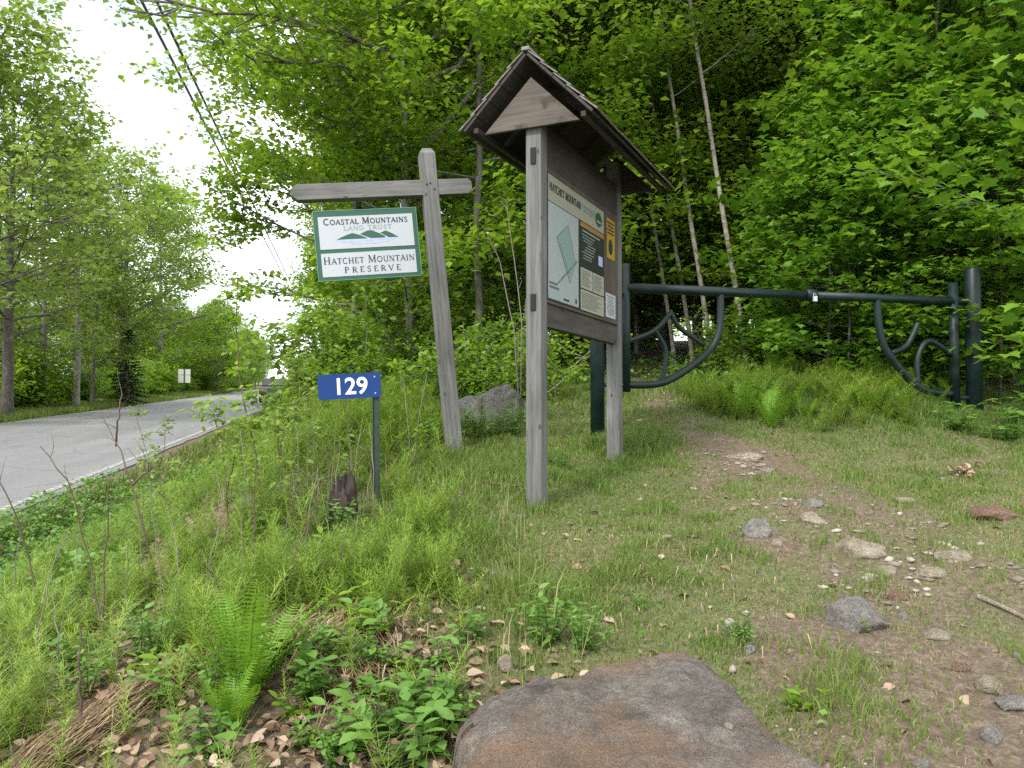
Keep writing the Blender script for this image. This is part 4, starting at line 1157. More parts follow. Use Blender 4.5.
def put(o, x, y, rot=0, sc=1.0, label=None, cat=None, group=None, first=False, sz=None):
    c = o if first else copy_tree(o)
    c.location = (x, y, gz(x, y) - 0.02); c.rotation_euler = (0, 0, rot); c.scale = (sc, sc, sz or sc)
    for k in ('label', 'category', 'group'):
        if k in c: del c[k]
    return tag(c, label, cat, group)
ORD = ['first', 'second', 'third', 'fourth', 'fifth', 'sixth', 'seventh', 'eighth', 'ninth', 'tenth', 'eleventh', 'twelfth', 'thirteenth']
class Kind:
    """a prototype whose first use moves the original, later uses copy it"""
    def __init__(s, o): s.o = o; s.used = False
    def __call__(s, x, y, rot=0, sc=1.0, label=None, cat=None, group=None, sz=None):
        f = not s.used; s.used = True
        return put(s.o, x, y, rot, sc, label, cat, group, f, sz)
# ------------------------------------------------------------------ trees across the road
BK, BG = M['bark'], M['bark_grey']
k_road1 = Kind(grow_tree('broadleaf_tree', 1, 14.2, 5.3, 0.24, 40, 11000, 0.25, 0.25, (BK, M['leaf_far']), shape='oval', elev=(8, 66), wob=0.04, spread=(0.30, 0.30, 0.15)))
k_road2 = Kind(grow_tree('broadleaf_tree', 2, 13, 5.2, 0.30, 40, 11000, 0.25, 0.23, (BK, M['leaf_far']), shape='oval', elev=(8, 66), wob=0.05, fork=True, spread=(0.30, 0.30, 0.15)))
k_road3 = Kind(grow_tree('broadleaf_tree', 3, 12.5, 4.3, 0.20, 38, 10000, 0.25, 0.16, (BG, M['leaf_far']), shape='oval', elev=(5, 66), wob=0.05, spread=(0.30, 0.30, 0.15)))
k_road4 = Kind(grow_tree('broadleaf_tree', 31, 13, 4.2, 0.10, 46, 24000, 0.20, 0.18, (BG, M['leaf_bright']), shape='oval', elev=(5, 60), wob=0.05, spread=(0.45, 0.45, 0.24)))
k_grey = Kind(grow_tree('broadleaf_tree', 4, 14.5, 3.0, 0.42, 26, 14000, 0.16, 0.19, (M['birch'], M['leaf_far']), shape='oval', elev=(10, 60), wob=0.03))
k_shrub = Kind(grow_shrub('roadside_shrub', 5, 2.2, 1.5, 12, 3600, 0.17, (BK, M['leaf_bright'])))
rnd = random.Random(77)
RW = 'trees lining the far side of the road'
def at_px(px, D): return (px - 512) / FPX * D, D
for kind, px, D, rot, sc, lb in (
    (k_road1, 6, 30, 0.4, 0.88, 'thick dark trunked tree at the road edge, tallest on the far left'),
    (k_road3, 44, 38, 1.9, 0.95, 'stout trunked tree between a thick dark tree and a pale grey trunk'),
    (k_grey, 76, 39.5, 0.0, 0.86, 'tree with a straight pale grey trunk on the far roadside'),
    (k_road3, 91, 44, 4.0, 0.70, 'dark tree just right of the pale grey trunk across the road'),
    (k_road2, 124, 47, 0.15, 0.98, 'forked wide crowned tree leaning out over the far road edge'),
    (k_road1, -60, 26, 2.2, 0.95, 'broad tree at the far roadside, cut by the photo edge'),
    (k_road4, 160, 72, 3.3, 1.34, 'broad rounded light green tree beside the forked one, tallest before the far trees'),
    (k_road4, 172, 82, 0.7, 0.66, 'rounded light green tree behind the forked one, near the far road sign'),
    (k_road4, 208, 86, 2.6, 0.66, 'pale green tree far up the road, left of the tall bare topped stem')):
    x, y = at_px(px, D); kind(x, y, rot, sc, lb, 'tree', RW)
n2 = 0
for t in range(14, 176, 8):
    for s0 in (-13.5, -19, -26):
        s = s0 + rnd.uniform(-2, 2); tt = t + rnd.uniform(-3, 3)
        x = 0.977 * s - 0.212 * tt; y = 0.212 * s + 0.977 * tt
        if s0 > -15 and tt < 62: continue
        if y < 12 or x / y < -0.95: continue
        if s > -17 and abs(512 + FPX * x / y - 184) < 45 and y < 82: continue
        rnd.choice([k_road4, k_road2, k_road4])(x, y, rnd.uniform(0, 6.28), rnd.uniform(0.52, 0.70), 'leafy tree among the green roadside woods beyond the road', 'tree', 'roadside woods across the road')
for i in range(64):
    t = 10 + i * 1.9 + rnd.uniform(-1, 1); s = -14.0 + rnd.uniform(-1.4, 0.5)
    x = 0.977 * s - 0.212 * t; y = 0.212 * s + 0.977 * t
    if abs(512 + FPX * x / y - 184) < 20 and y < 63: continue
    k_shrub(x, y, rnd.uniform(0, 6.28), rnd.uniform(0.6, 1.35), 'bushy green shrub under the trees on the far roadside', 'shrub', 'shrubs under the far roadside trees')
k_fir = Kind(grow_conifer('evergreen_tree', 6, 7, 1.7, (BK, M['needle'])))
x, y = at_px(128, 45); k_fir(x, y, 0, 0.62, 'small dark evergreen under the forked tree on the far roadside', 'evergreen')

# ------------------------------------------------------------------ trees on the trail side
k_bright = Kind(grow_tree('maple_tree', 11, 12.5, 3.1, 0.10, 46, 46000, 0.115, 0.10, (BK, M['leaf_bright']), shape='oval', elev=(0, 60), wob=0.04, spread=(0.26, 0.26, 0.07), flat_=0.38))
k_bright2 = Kind(grow_tree('maple_tree', 12, 11.5, 2.7, 0.08, 44, 42000, 0.115, 0.085, (BG, M['leaf_bright']), shape='oval', elev=(-5, 60), wob=0.05, spread=(0.26, 0.26, 0.07), flat_=0.38))
k_slim = Kind(grow_tree('slender_tree', 13, 13, 2.6, 0.06, 46, 38000, 0.115, 0.085, (BK, M['leaf_mid']), shape='oval', elev=(0, 60), wob=0.045, spread=(0.26, 0.26, 0.08)))
k_slim2 = Kind(grow_tree('slender_tree', 14, 14, 2.9, 0.08, 46, 38000, 0.12, 0.10, (BG, M['leaf_mid']), shape='oval', elev=(5, 60), wob=0.035, spread=(0.28, 0.28, 0.08)))
k_birch = Kind(grow_tree('birch_tree', 15, 11, 1.7, 0.42, 30, 13000, 0.09, 0.044, (M['birch'], M['leaf_mid']), lean=(-0.15, 0.0), shape='oval', elev=(20, 65), wob=0.014))
k_sap = Kind(grow_tree('maple_sapling', 16, 4.6, 1.55, 0.08, 28, 3600, 0.125, 0.028, (BK, M['leaf_maple']), T=MAPLE, shape='oval', elev=(-8, 55), wob=0.04, spread=(0.22, 0.22, 0.05), flat_=0.30, sub=(2, 4)))
k_sap2 = Kind(grow_tree('maple_sapling', 17, 5.6, 1.8, 0.12, 30, 4200, 0.13, 0.032, (BG, M['leaf_maple']), T=MAPLE, shape='oval', elev=(-10, 50), wob=0.05, spread=(0.24, 0.24, 0.05), flat_=0.30, sub=(2, 4)))
k_under = Kind(grow_shrub('understory_shrub', 18, 1.7, 1.1, 9, 2600, 0.10, (BK, M['leaf_mid'])))
k_under2 = Kind(grow_shrub('understory_shrub', 19, 1.3, 1.0, 9, 1900, 0.085, (BG, M['leaf_bright'])))

# the tree whose long limbs reach out over the road
x0, y0 = at_px(476, 10.6); z0 = gz(x0, y0)
def rel(px, py, D): p = P(px, py, D); return (p.x - x0, p.y - y0, p.z - z0)
ov = grow_tree('maple_tree', 21, 13, 2.5, 0.12, 46, 46000, 0.11, 0.055, (BK, M['leaf_bright']), shape='oval', elev=(0, 60), wob=0.03, spread=(0.26, 0.26, 0.07), flat_=0.4,
    limbs=([(0, 0, 5.0), rel(400, 60, 10.2), rel(300, 22, 9.6), rel(215, 8, 9.0), rel(120, 6, 8.4)],
           [(0, 0, 5.6), rel(420, 10, 10.2), rel(330, -25, 9.4), rel(250, -20, 9.0)],
           [(0, 0, 4.6), rel(420, 95, 10.4), rel(340, 62, 10.0), rel(280, 55, 9.6), rel(190, 38, 9.0)],
           [(0, 0, 4.0), rel(430, 150, 10.6), rel(370, 125, 10.5), rel(310, 120, 10.4)]))
put(ov, x0, y0, 0, 1, 'maple behind the sign post with long limbs reaching left over the road', 'tree', None, True)
MG = 'bright maples behind the preserve sign'
for kind, px, D, rot, sc, lb in (
    (k_bright, 352, 14.5, 0.3, 1.0, 'light green maple right of the sky gap, left of the others'),
    (k_bright2, 415, 12.0, 2.0, 0.9, 'light green maple rising directly above the leaning sign post'),
    (k_bright, 536, 13.0, 3.1, 1.0, 'bright maple standing straight behind the gabled kiosk roof'),
    (k_bright2, 505, 16.0, 4.4, 1.15, 'taller maple with a dark straight trunk left of the kiosk roof'),
    (k_bright, 595, 17.5, 1.2, 1.05, 'maple behind the kiosk board at the left side of the trail'),
    (k_bright2, 768, 13.9, 5.1, 1.0, 'light green maple in the woods just right of the thickest birch'),
    (k_bright, 700, 15.4, 2.4, 1.0, 'light green maple in the woods behind the slim birches'),
    (k_bright2, 838, 13.2, 0.9, 1.05, 'light green maple standing behind the low maple seedlings')):
    x, y = at_px(px, D); kind(x, y, rot, sc, lb, 'tree', MG)
for (px, D, rot, sc, lb) in ((752, 11.3, 0, 0.95, 'pale birch trunk leaning left behind the gate bar, thickest of the birches'),
    (716, 12.0, 0.15, 0.9, 'slim pale birch just left of the thickest birch'),
    (697, 12.6, -0.2, 0.85, 'thin pale birch second from the kiosk roof corner'),
    (678, 13.0, 0.1, 0.8, 'thinnest pale birch right beside the kiosk post')):
    x, y = at_px(px, D); k_birch(x, y, rot, sc, lb, 'birch', 'leaning birches behind the gate')
SG = 'woods behind the gate'
for i, (px, D) in enumerate(((640, 20), (668, 17.5), (728, 15.5), (790, 14.2), (828, 16), (868, 13.4), (915, 15), (958, 12.8), (1010, 13.8), (1062, 12.2), (1120, 14), (1170, 11.5), (1250, 13))):
    x, y = at_px(px, D)
    (k_slim if i % 2 else k_slim2)(x, y, rnd.uniform(0, 6.28), rnd.uniform(0.9, 1.1), 'slender leafy tree in the shade behind the gate, %s from the kiosk' % ORD[i], 'tree', SG)
for row, (D0, px0, px1, step) in enumerate(((17.2, 715, 1150, 85), (21, 330, 1250, 95), (28, 300, 1250, 90))):
    for px in range(px0, px1, step):
        D = D0 + rnd.uniform(-2, 2.5); x, y = at_px(px + rnd.uniform(-20, 20), D)
        if 575 < px < 690 and D < 24: continue
        if road_s(x, y) < 1.0: continue
        rnd.choice([k_slim, k_slim2, k_bright if px < 560 else k_slim])(x, y, rnd.uniform(0, 6.28), rnd.uniform(0.95, 1.2), 'tall tree deep in the dense woods on the trail side of the road', 'tree', 'deep woods on the trail side')
for t in (22, 29, 37, 46, 56, 68, 82, 100, 120):
    s = 1.2 + rnd.uniform(-0.6, 1.2); x = 0.977 * s - 0.212 * t; y = 0.212 * s + 0.977 * t
    rnd.choice([k_bright, k_bright2, k_slim])(x, y, rnd.uniform(0, 6.28), rnd.uniform(0.8, 1.0), 'tree on the near side of the road beyond the sign', 'tree', 'trees along the near roadside')
x, y = at_px(806, 17); k_fir(x, y, 1, 1.2, 'dark evergreen in the shade behind the middle of the gate', 'evergreen')
x, y = at_px(900, 17.5); k_fir(x, y, 2.2, 1.35, 'dark evergreen in the shade behind the right wing of gate', 'evergreen')
x, y = at_px(1000, 15.5); k_fir(x, y, 3.2, 1.15, 'dark evergreen hidden behind the maple saplings at the right', 'evergreen')
MS = 'maple saplings beside the gate'
for j, (px, D, sc) in enumerate(((828, 9.6, 0.5), (850, 9.2, 0.45), (905, 9.3, 0.5), (945, 9.5, 0.55), (975, 9.0, 0.5), (1000, 8.7, 0.45))):
    x, y = at_px(px, D); k_sap(x, y, j * 1.1, sc * 1.35, 'low maple seedling behind the gate, %s of them counting from the kiosk' % ORD[sorted((828, 850, 905, 945, 975, 1000)).index(px)], 'sapling', 'low maple seedlings behind the gate')
for kind, px, D, rot, sc, lb in (
    (k_sap, 868, 10.2, 0.5, 0.95, 'maple sapling with large leaves behind the right gate wing'),
    (k_sap2, 935, 10.4, 2.1, 1.0, 'tall maple sapling rising behind the right gate post'),
    (k_sap, 818, 11.4, 3.7, 0.7, 'low maple sapling behind the padlocked middle of the gate'),
    (k_sap2, 1015, 9.9, 4.2, 1.05, 'maple sapling close behind and right of the gate post'),
    (k_sap2, 1145, 7.9, 1.0, 1.05, 'nearest maple sapling, its big leaves filling the upper right corner'),
    (k_sap, 1130, 9.2, 5.2, 1.1, 'maple sapling at the right border behind the nearest one')):
    x, y = at_px(px, D); kind(x, y, rot, sc, lb, 'sapling', MS)
for i in range(34):
    px = rnd.uniform(690, 1180); D = rnd.uniform(10.3, 14.5); x, y = at_px(px, D)
    if float(trail_d(np.array([x]), np.array([y]))[0]) > 0.1: continue
    k_under(x, y, rnd.uniform(0, 6.28), rnd.uniform(0.6, 1.2) * (0.6 if px < 800 else 1), 'dark leafy shrub at the wood edge behind the gate', 'shrub', 'shrubs at the wood edge')
for i in range(24):
    px = rnd.uniform(318, 540); D = rnd.uniform(8.8, 13.5); x, y = at_px(px, D)
    if road_s(x, y) < -1.6: continue
    (k_under2 if rnd.random() < 0.85 else k_under)(x, y, rnd.uniform(0, 6.28), rnd.uniform(0.55, 1.05), 'leafy shrub on the bank behind the sign post', 'shrub', 'shrubs behind the sign post')
for j, (px, D, sc) in enumerate(((294, 38, 1.2), (299, 30, 1.2), (297, 46, 1.2), (310, 25, 1.1), (320, 20, 0.9), (292, 33, 1.1), (305, 19, 0.7))):
    x, y = at_px(px, D); k_under2(x, y, j * 1.3, sc, 'light green shrub in the thicket before the parked car', 'shrub', 'thicket on the near road verge')
for i in range(18):
    t = 32 + i * 2.2; s = -2.4 + rnd.uniform(-0.3, 0.9); x = 0.977 * s - 0.212 * t; y = 0.212 * s + 0.977 * t
    if t < 33: continue
    k_under2(x, y, rnd.uniform(0, 6.28), rnd.uniform(0.7, 1.3), 'light green shrub on the near road verge', 'shrub', 'shrubs on the near road verge')

for j, (px, D, sc) in enumerate(((572, 24, 1.5), (590, 27, 1.7), (608, 25, 1.4), (626, 23, 1.5), (600, 31, 1.9), (645, 26, 1.6), (580, 34, 2.0), (620, 34, 2.0))):
    x, y = at_px(px, D); k_under(x, y, j * 1.7, sc, 'shrub closing the view where the trail climbs into the woods', 'shrub', 'shrubs at the head of the trail')

def woods_mass():
    """far-off woods that read as one mass, on both sides of the road"""
    rng = np.random.default_rng(9); C = []
    while len(C) < 2600:
        y = rng.uniform(38, 210); x = rng.uniform(-150, 150); s = float(road_s(x, y))
        if (s > -30 and s < 6): continue
        if s > 0 and y < 44: continue
        if abs(x) > y * 1.1 + 10: continue
        h = rng.uniform(0.2, 1.0) * (13 + 2 * math.sin(x * 0.4) + rng.uniform(-1.5, 1.5))
        C.append([x, y, gz(x, y) + h, rng.normal(0.5, 0.16)])
    acc = Acc(); acc.add(*leaves_at(rng, np.array(C), 40, 0.62, (1.5, 1.5, 1.1), LEAF, 0.7))
    tag(acc.build('distant_woods', M['leaf_far']), 'far-off green woods behind the roadside trees', 'woods', None, 'stuff')
woods_mass()
# ------------------------------------------------------------------ ground cover
def in_rock(x, y): return (((x - 0.36) / 0.50) ** 2 + ((y - 2.1) / 0.66) ** 2) < 1
def tall_zone(x, y):
    h = np.zeros_like(x)
    for cx, cy, sx, sy, a in ((1.0, 6.7, 0.4, 0.4, 0.16), (2.9, 8.6, 0.9, 0.7, 0.30), (3.6, 7.9, 0.6, 0.5, 0.26), (4.9, 6.9, 0.5, 0.5, 0.14), (-0.2, 5.9, 0.6, 0.9, 0.09), (-0.5, 4.3, 0.5, 0.5, 0.08), (0.1, 3.55, 0.28, 0.22, 0.10), (1.1, 2.75, 0.22, 0.3, 0.03), (1.7, 9.2, 0.9, 0.6, 0.14), (0.15, 4.84, 0.13, 0.13, 0.08), (0.8, 6.22, 0.16, 0.16, 0.10)):
        h = np.maximum(h, a * np.exp(-((x - cx) / sx) ** 2 - ((y - cy) / sy) ** 2))
    return h
def blades(rng, x, y, h, w, tone, bend=0.5, zoff=0.0):
    n = len(x); a = rng.random(n) * 2 * PI; ca, sa = np.cos(a), np.sin(a)
    a2 = rng.random(n) * 2 * PI; b = bend * rng.random(n) * h
    z = ground_z(x, y) - 0.012 + zoff
    p0 = np.stack([x, y, z], -1); s = np.stack([ca, sa, 0 * x], -1) * (w / 2)[:, None]
    k = np.stack([np.cos(a2) * b, np.sin(a2) * b, 0 * x], -1); up = np.stack([0 * x, 0 * x, h], -1)
    m = p0 + k * 0.28 + up * 0.55; tp = p0 + k + up * (1 - 0.35 * (b / h)[:, None] ** 2)
    V = np.stack([p0 - s, p0 + s, m + s * 0.75, m - s * 0.75, tp], 1).reshape(-1, 3)
    F = (np.array([(0, 1, 2), (0, 2, 3), (3, 2, 4)])[None] + (np.arange(n) * 5)[:, None, None]).reshape(-1, 3)
    return V, F, np.repeat(tone, 5)
def grass():
    rng = np.random.default_rng(21); acc = Acc()
    x, y = scatter_polar(rng, 800000, 1.25, 13.5, -50, 50, 0.85)
    s = road_s(x, y); td = trail_d(x, y)
    patch = 0.6 + 0.4 * sm(0.35, 0.62, vnoise(x, y, 0.55)) 
    tz = tall_zone(x, y)
    k = np.where(s > -3.25, 1.0, 0) * (1 - 0.93 * td) * (1 - 0.86 * wood_floor(x, y)) * (1 - 0.85 * litter_d(x, y)) * np.clip(patch + tz * 4, 0, 1)
    k *= np.where(in_rock(x, y), 0, 1)
    k *= np.where((s < -0.2), 0.30, 1.0)
    keep = rng.random(len(x)) < k; x, y, s, tz = x[keep], y[keep], s[keep], tz[keep]; n = len(x)
    tuft = vnoise(x, y, 0.16)
    h = (0.022 + 0.035 * rng.random(n) + 0.05 * sm(0.58, 0.88, tuft) + 0.04 * sm(0.0, 1.0, -s) * rng.random(n)) * (0.75 + 0.3 * sm(5, 10, y)) + tz * (0.5 + 0.7 * rng.random(n))
    w = 0.0022 + 0.003 * rng.random(n) + 0.0006 * np.hypot(x, y)
    dead = (rng.random(n) < 0.12 + 0.25 * (1 - sm(0.3, 0.6, vnoise(x, y, 0.8))) * (tz < 0.08) * (x > -0.3))
    tone = np.where(dead, 0.84 + 0.16 * rng.random(n), np.clip(0.34 + 0.2 * (vnoise(x, y, 1.1) - 0.5) + rng.normal(0, 0.13, n), 0, 0.66))
    h = np.where(dead, h * 0.38, h)
    acc.add(*blades(rng, x, y, h, w, tone, 0.75))
    # flattened dead thatch between the living blades
    x, y = scatter_polar(rng, 130000, 1.3, 10, -30, 50, 0.85); s = road_s(x, y)
    keep = (s > -0.6) & ~in_rock(x, y) & (rng.random(len(x)) < (0.25 + 0.75 * (1 - sm(0.35, 0.65, vnoise(x, y, 0.8)))) * (1 - 0.75 * trail_d(x, y)))
    x, y = x[keep], y[keep]; n = len(x)
    acc.add(*blades(rng, x, y, 0.012 + 0.02 * rng.random(n), 0.002 + 0.0004 * np.hypot(x, y), 0.80 + 0.2 * rng.random(n), 4.0, 0.008))
    # long thin pale grasses among the horsetails
    x, y = scatter_polar(rng, 60000, 1.6, 9, -54, 5, 0.9); s = road_s(x, y)
    keep = (s > -2.8) & (s < 1.0) & (rng.random(len(x)) < 0.16 * sm(0.42, 0.62, vnoise(x + 5, y, 0.6)) * (1 - 0.85 * litter_d(x, y)))
    x, y = x[keep], y[keep]; n = len(x)
    acc.add(*blades(rng, x, y, 0.10 + 0.20 * rng.random(n) ** 1.5, 0.0025 + 0.0005 * np.hypot(x, y), np.where(rng.random(n) < 0.25, 0.86, np.clip(rng.normal(0.5, 0.12, n), 0, 0.68)), 1.0))
    # verge strips along the road
    for sa, sb, t0, t1, m, hh in ((-3.35, -1.0, 9, 70, 26000, 0.17), (-13.6, -11.2, 8, 120, 42000, 0.30)):
        t = t0 + (t1 - t0) * rng.random(m) ** 1.5; s = sa + (sb - sa) * rng.random(m)
        x = 0.977 * s - 0.212 * t; y = 0.212 * s + 0.977 * t
        acc.add(*blades(rng, x, y, hh * (0.4 + 0.8 * rng.random(m)), 0.012 + 0.0009 * t, np.clip(rng.normal(0.42, 0.14, m), 0, 0.68), 0.7))
    tag(acc.build('grass', M['grass']), 'short green and straw coloured grass on the bank and round the trail', 'grass', None, 'stuff')
grass()

def horsetails():
    rng = np.random.default_rng(31)
    x, y = scatter_polar(rng, 30000, 1.5, 9.0, -54, 6, 0.85)
    s = road_s(x, y)
    k = sm(-2.2, -1.5, s) * (1 - sm(0.0, 0.7, s - 0.12 * np.clip(y - 3, 0, 4))) * (1 - 0.97 * litter_d(x, y)) * (0.2 + 0.8 * sm(0.36, 0.56, vnoise(x, y, 0.7)))
    k *= np.where((x > -0.15) & (y < 5), 0, 1) * np.where((np.abs(x + 0.98) < 0.14) & (y > 4.0) & (y < 4.85), 0.1, 1) * np.where((np.abs(x + 0.77) < 0.09) & (y > 4.3) & (y < 4.95), 0.15, 1) * (1 - 0.8 * sm(6.0, 7.5, y) * (1 - sm(-1.5, -0.8, s))) * np.where((y < 2.6) & (x > -1.15), 0.12, 1)
    keep = rng.random(len(x)) < k * 0.48
    x2, y2 = rng.uniform(1.9, 4.1, 2600), rng.uniform(7.0, 9.6, 2600); k2 = rng.random(2600) < 0.8 * sm(0.3, 0.55, vnoise(x2, y2, 0.6)) * (1 - trail_d(x2, y2)) * sm(7.0, 7.9, y2 + 0.12 * (3.0 - x2) * (x2 > 3))
    x, y = np.concatenate([x[keep], x2[k2]]), np.concatenate([y[keep], y2[k2]]); s = np.concatenate([s[keep], np.full(k2.sum(), 2.0)]); n = len(x)
    H = (0.11 + 0.24 * rng.random(n) ** 1.3) * (1 + 0.25 * sm(4, 6, y) * sm(-1.6, -0.4, s)); z = ground_z(x, y) - 0.01
    lx, ly = rng.normal(0, 0.24, n), rng.normal(0, 0.24, n)
    W, Kn = 12, 9
    lv0 = (np.arange(W) + 1) / (W + 0.5)
    lv = np.broadcast_to(lv0[None, :, None], (n, W, Kn)) + rng.normal(0, 0.02, (n, W, Kn)); a = rng.random((n, W, 1)) * 6.28 + np.arange(Kn)[None, None, :] * (2 * PI / Kn) + rng.normal(0, 0.25, (n, W, Kn))
    hh = H[:, None, None]; br = (0.55 + 0.7 * rng.random(n))[:, None, None]
    L = hh * br * (0.50 * np.clip(1 - lv, 0, 1) ** 0.75 + 0.06) * (0.5 + 0.8 * rng.random((n, W, Kn)))
    bend = lv * lv
    bx = x[:, None, None] + lx[:, None, None] * hh * bend; by = y[:, None, None] + ly[:, None, None] * hh * bend; bz = z[:, None, None] + hh * lv * 0.92
    ca, sa = np.cos(a), np.sin(a); rise = rng.normal(0.35, 0.3, (n, W, Kn)) + 0.35 * lv
    wid = 0.0011 + 0.00024 * np.hypot(x, y)[:, None, None] + 0 * lv
    v0 = np.stack([bx - sa * wid, by + ca * wid, bz], -1); v1 = np.stack([bx + sa * wid, by - ca * wid, bz], -1)
    v2 = np.stack([bx + ca * L, by + sa * L, bz + L * rise - 0.15 * L], -1)
    V = np.stack([v0, v1, v2], -2).reshape(-1, 3); F = np.arange(len(V)).reshape(-1, 3)
    tone = np.repeat(np.clip(0.5 + 0.5 * (vnoise(x, y, 0.9) - 0.5) + rng.normal(0, 0.2, n), 0, 1), W * Kn * 3)
    acc = Acc(); acc.add(V, F, tone)
    w = 0.003 + 0 * x
    S = np.stack([np.stack([x - w, y, z], -1), np.stack([x + w, y, z], -1), np.stack([x + lx * H, y + ly * H, z + H], -1)], 1).reshape(-1, 3)
    acc.add(S, np.arange(len(S)).reshape(-1, 3), np.full(len(S), 0.4))
    tag(acc.build('horsetails', M['horsetail']), 'feathery pale green horsetails covering the bank above the road', 'ground cover', None, 'stuff')
horsetails()

def low_leaves():
    rng = np.random.default_rng(41); acc = Acc()
    def batch(n, fn, size, hmax, T=LEAF):
        x, y = scatter_polar(rng, n, 1.4, 14, -55, 52, 0.9)
        keep = rng.random(n) < fn(x, y); x, y = x[keep], y[keep]; m = len(x)
        C = np.stack([x, y, ground_z(x, y) + hmax * (0.15 + 0.85 * rng.random(m)) * (0.4 + 0.6 * vnoise(x, y, 0.4)), np.clip(rng.normal(0.4, 0.15, m), 0, 1)], -1)
        acc.add(*leaves_at(rng, C, 5, size, (0.035, 0.035, 0.015), T, 0.5))
    batch(42000, lambda x, y: sm(-3.62, -3.35, road_s(x, y)) * (1 - sm(-2.0, -1.2, road_s(x, y) + 0.8 * (vnoise(x, y, 0.7) - 0.5))), 0.055, 0.34)
    batch(9000, lambda x, y: 0.8 * sm(0.45, 0.65, vnoise(x, y, 0.35)) * np.exp(-((x + 0.55) / 0.75) ** 2 - ((y - 2.5) / 0.9) ** 2), 0.04, 0.10, OVATE)
    batch(16000, lambda x, y: np.maximum(sm(8.9, 10.2, y + 0.12 * (4.5 - x)) * (1 - trail_d(x, y)) * 0.55 * (x > -2), 0), 0.06, 0.35)
    batch(9000, lambda x, y: 0.25 * sm(0.5, 0.7, vnoise(x + 9, y, 0.5)) * (1 - trail_d(x, y)) * (1 - in_rock(x, y)) * (y < 9), 0.022, 0.05)
    tag(acc.build('undergrowth', M['herb']), 'low leafy undergrowth on the road verge, the bank and the wood edge', 'ground cover', None, 'stuff')
low_leaves()

def dead_leaves():
    rng = np.random.default_rng(51)
    x, y = scatter_polar(rng, 85000, 1.3, 16, -52, 48, 0.9)
    k = np.maximum(litter_d(x, y) * 1.0, 0.42 * wood_floor(x, y)) + 0.012 * (x > -1) + 0.10 * np.exp(-((x - 0.9) / 0.8) ** 2 - ((y - 11.5) / 2.5) ** 2)
    k *= np.where(road_s(x, y) > -3, 1, 0) * np.where(in_rock(x, y), 0.0, 1)
    keep = rng.random(len(x)) < k * 0.95; x, y = x[keep], y[keep]; n = len(x)
    pos = np.stack([x, y, ground_z(x, y) + 0.006 + 0.03 * rng.random(n) * litter_d(x, y)], -1)
    a = rng.random(n) * 6.28
    T = (OVATE[0] * np.array([1.15, 1, 2.2]), OVATE[1])
    V, F, t = place(T, pos, np.stack([np.cos(a), np.sin(a), rng.normal(0, 0.3, n)], -1), np.stack([rng.normal(0, 0.5, n), rng.normal(0, 0.5, n), np.ones(n)], -1), 0.026 + 0.036 * rng.random(n), 0.8 * rng.random(n))
    acc = Acc(); acc.add(V, F, t)
    tag(acc.build('fallen_leaves', M['dead_leaf']), 'brown and bleached fallen leaves on the bank and wood floor', 'leaf litter', None, 'stuff')
    # matted straw along the lip of the bank
    m = 5200; t = rng.random(m)
    A = [G(40, 765), G(120, 715), G(200, 672), G(300, 655), G(420, 690)]
    A2 = [G(215, 520), G(200, 550), G(190, 570)]
    acc = Acc()
    def mat_(path, m, wd, ln):
        pts = np.array([[p.x, p.y] for p in path]); k = rng.random(m) * (len(pts) - 1.001); i = k.astype(int); f = (k - i)[:, None]
        c = pts[i] * (1 - f) + pts[i + 1] * f + rng.normal(0, wd, (m, 2)); d = pts[i + 1] - pts[i]; d /= np.linalg.norm(d, axis=1, keepdims=True)
        ang = np.arctan2(d[:, 1], d[:, 0]) + rng.normal(0, 0.35, m); L = ln * (0.5 + rng.random(m))
        x, y = c[:, 0], c[:, 1]; z = ground_z(x, y) + 0.012 + 0.05 * rng.random(m)
        dx, dy = np.cos(ang) * L / 2, np.sin(ang) * L / 2; w = 0.0022
        z1 = ground_z(x + dx, y + dy) + 0.005 + 0.04 * rng.random(m); z2 = ground_z(x - dx, y - dy) + 0.005 + 0.04 * rng.random(m)
        px_, py_ = -np.sin(ang) * w, np.cos(ang) * w
        V = np.stack([np.stack([x - dx, y - dy, z2], -1), np.stack([x + px_, y + py_, z], -1), np.stack([x + dx, y + dy, z1], -1), np.stack([x - px_, y - py_, z + 0.001], -1)], 1).reshape(-1, 3)
        acc.add(V, (np.array([(0, 3, 1), (1, 3, 2)])[None] + (np.arange(m) * 4)[:, None, None]).reshape(-1, 3), np.repeat(rng.random(m), 4))
    mat_(A[:4], 1700, 0.055, 0.28); mat_(A2, 900, 0.08, 0.22); mat_([G(360, 600), G(330, 640), G(350, 680)], 700, 0.12, 0.2); mat_([G(520, 560), G(600, 600), G(700, 560), G(720, 620)], 250, 0.25, 0.08)
    tag(acc.build('matted_straw', M['straw']), 'matted brown straw along the lip of the bank', 'dead grass', None, 'stuff')
dead_leaves()

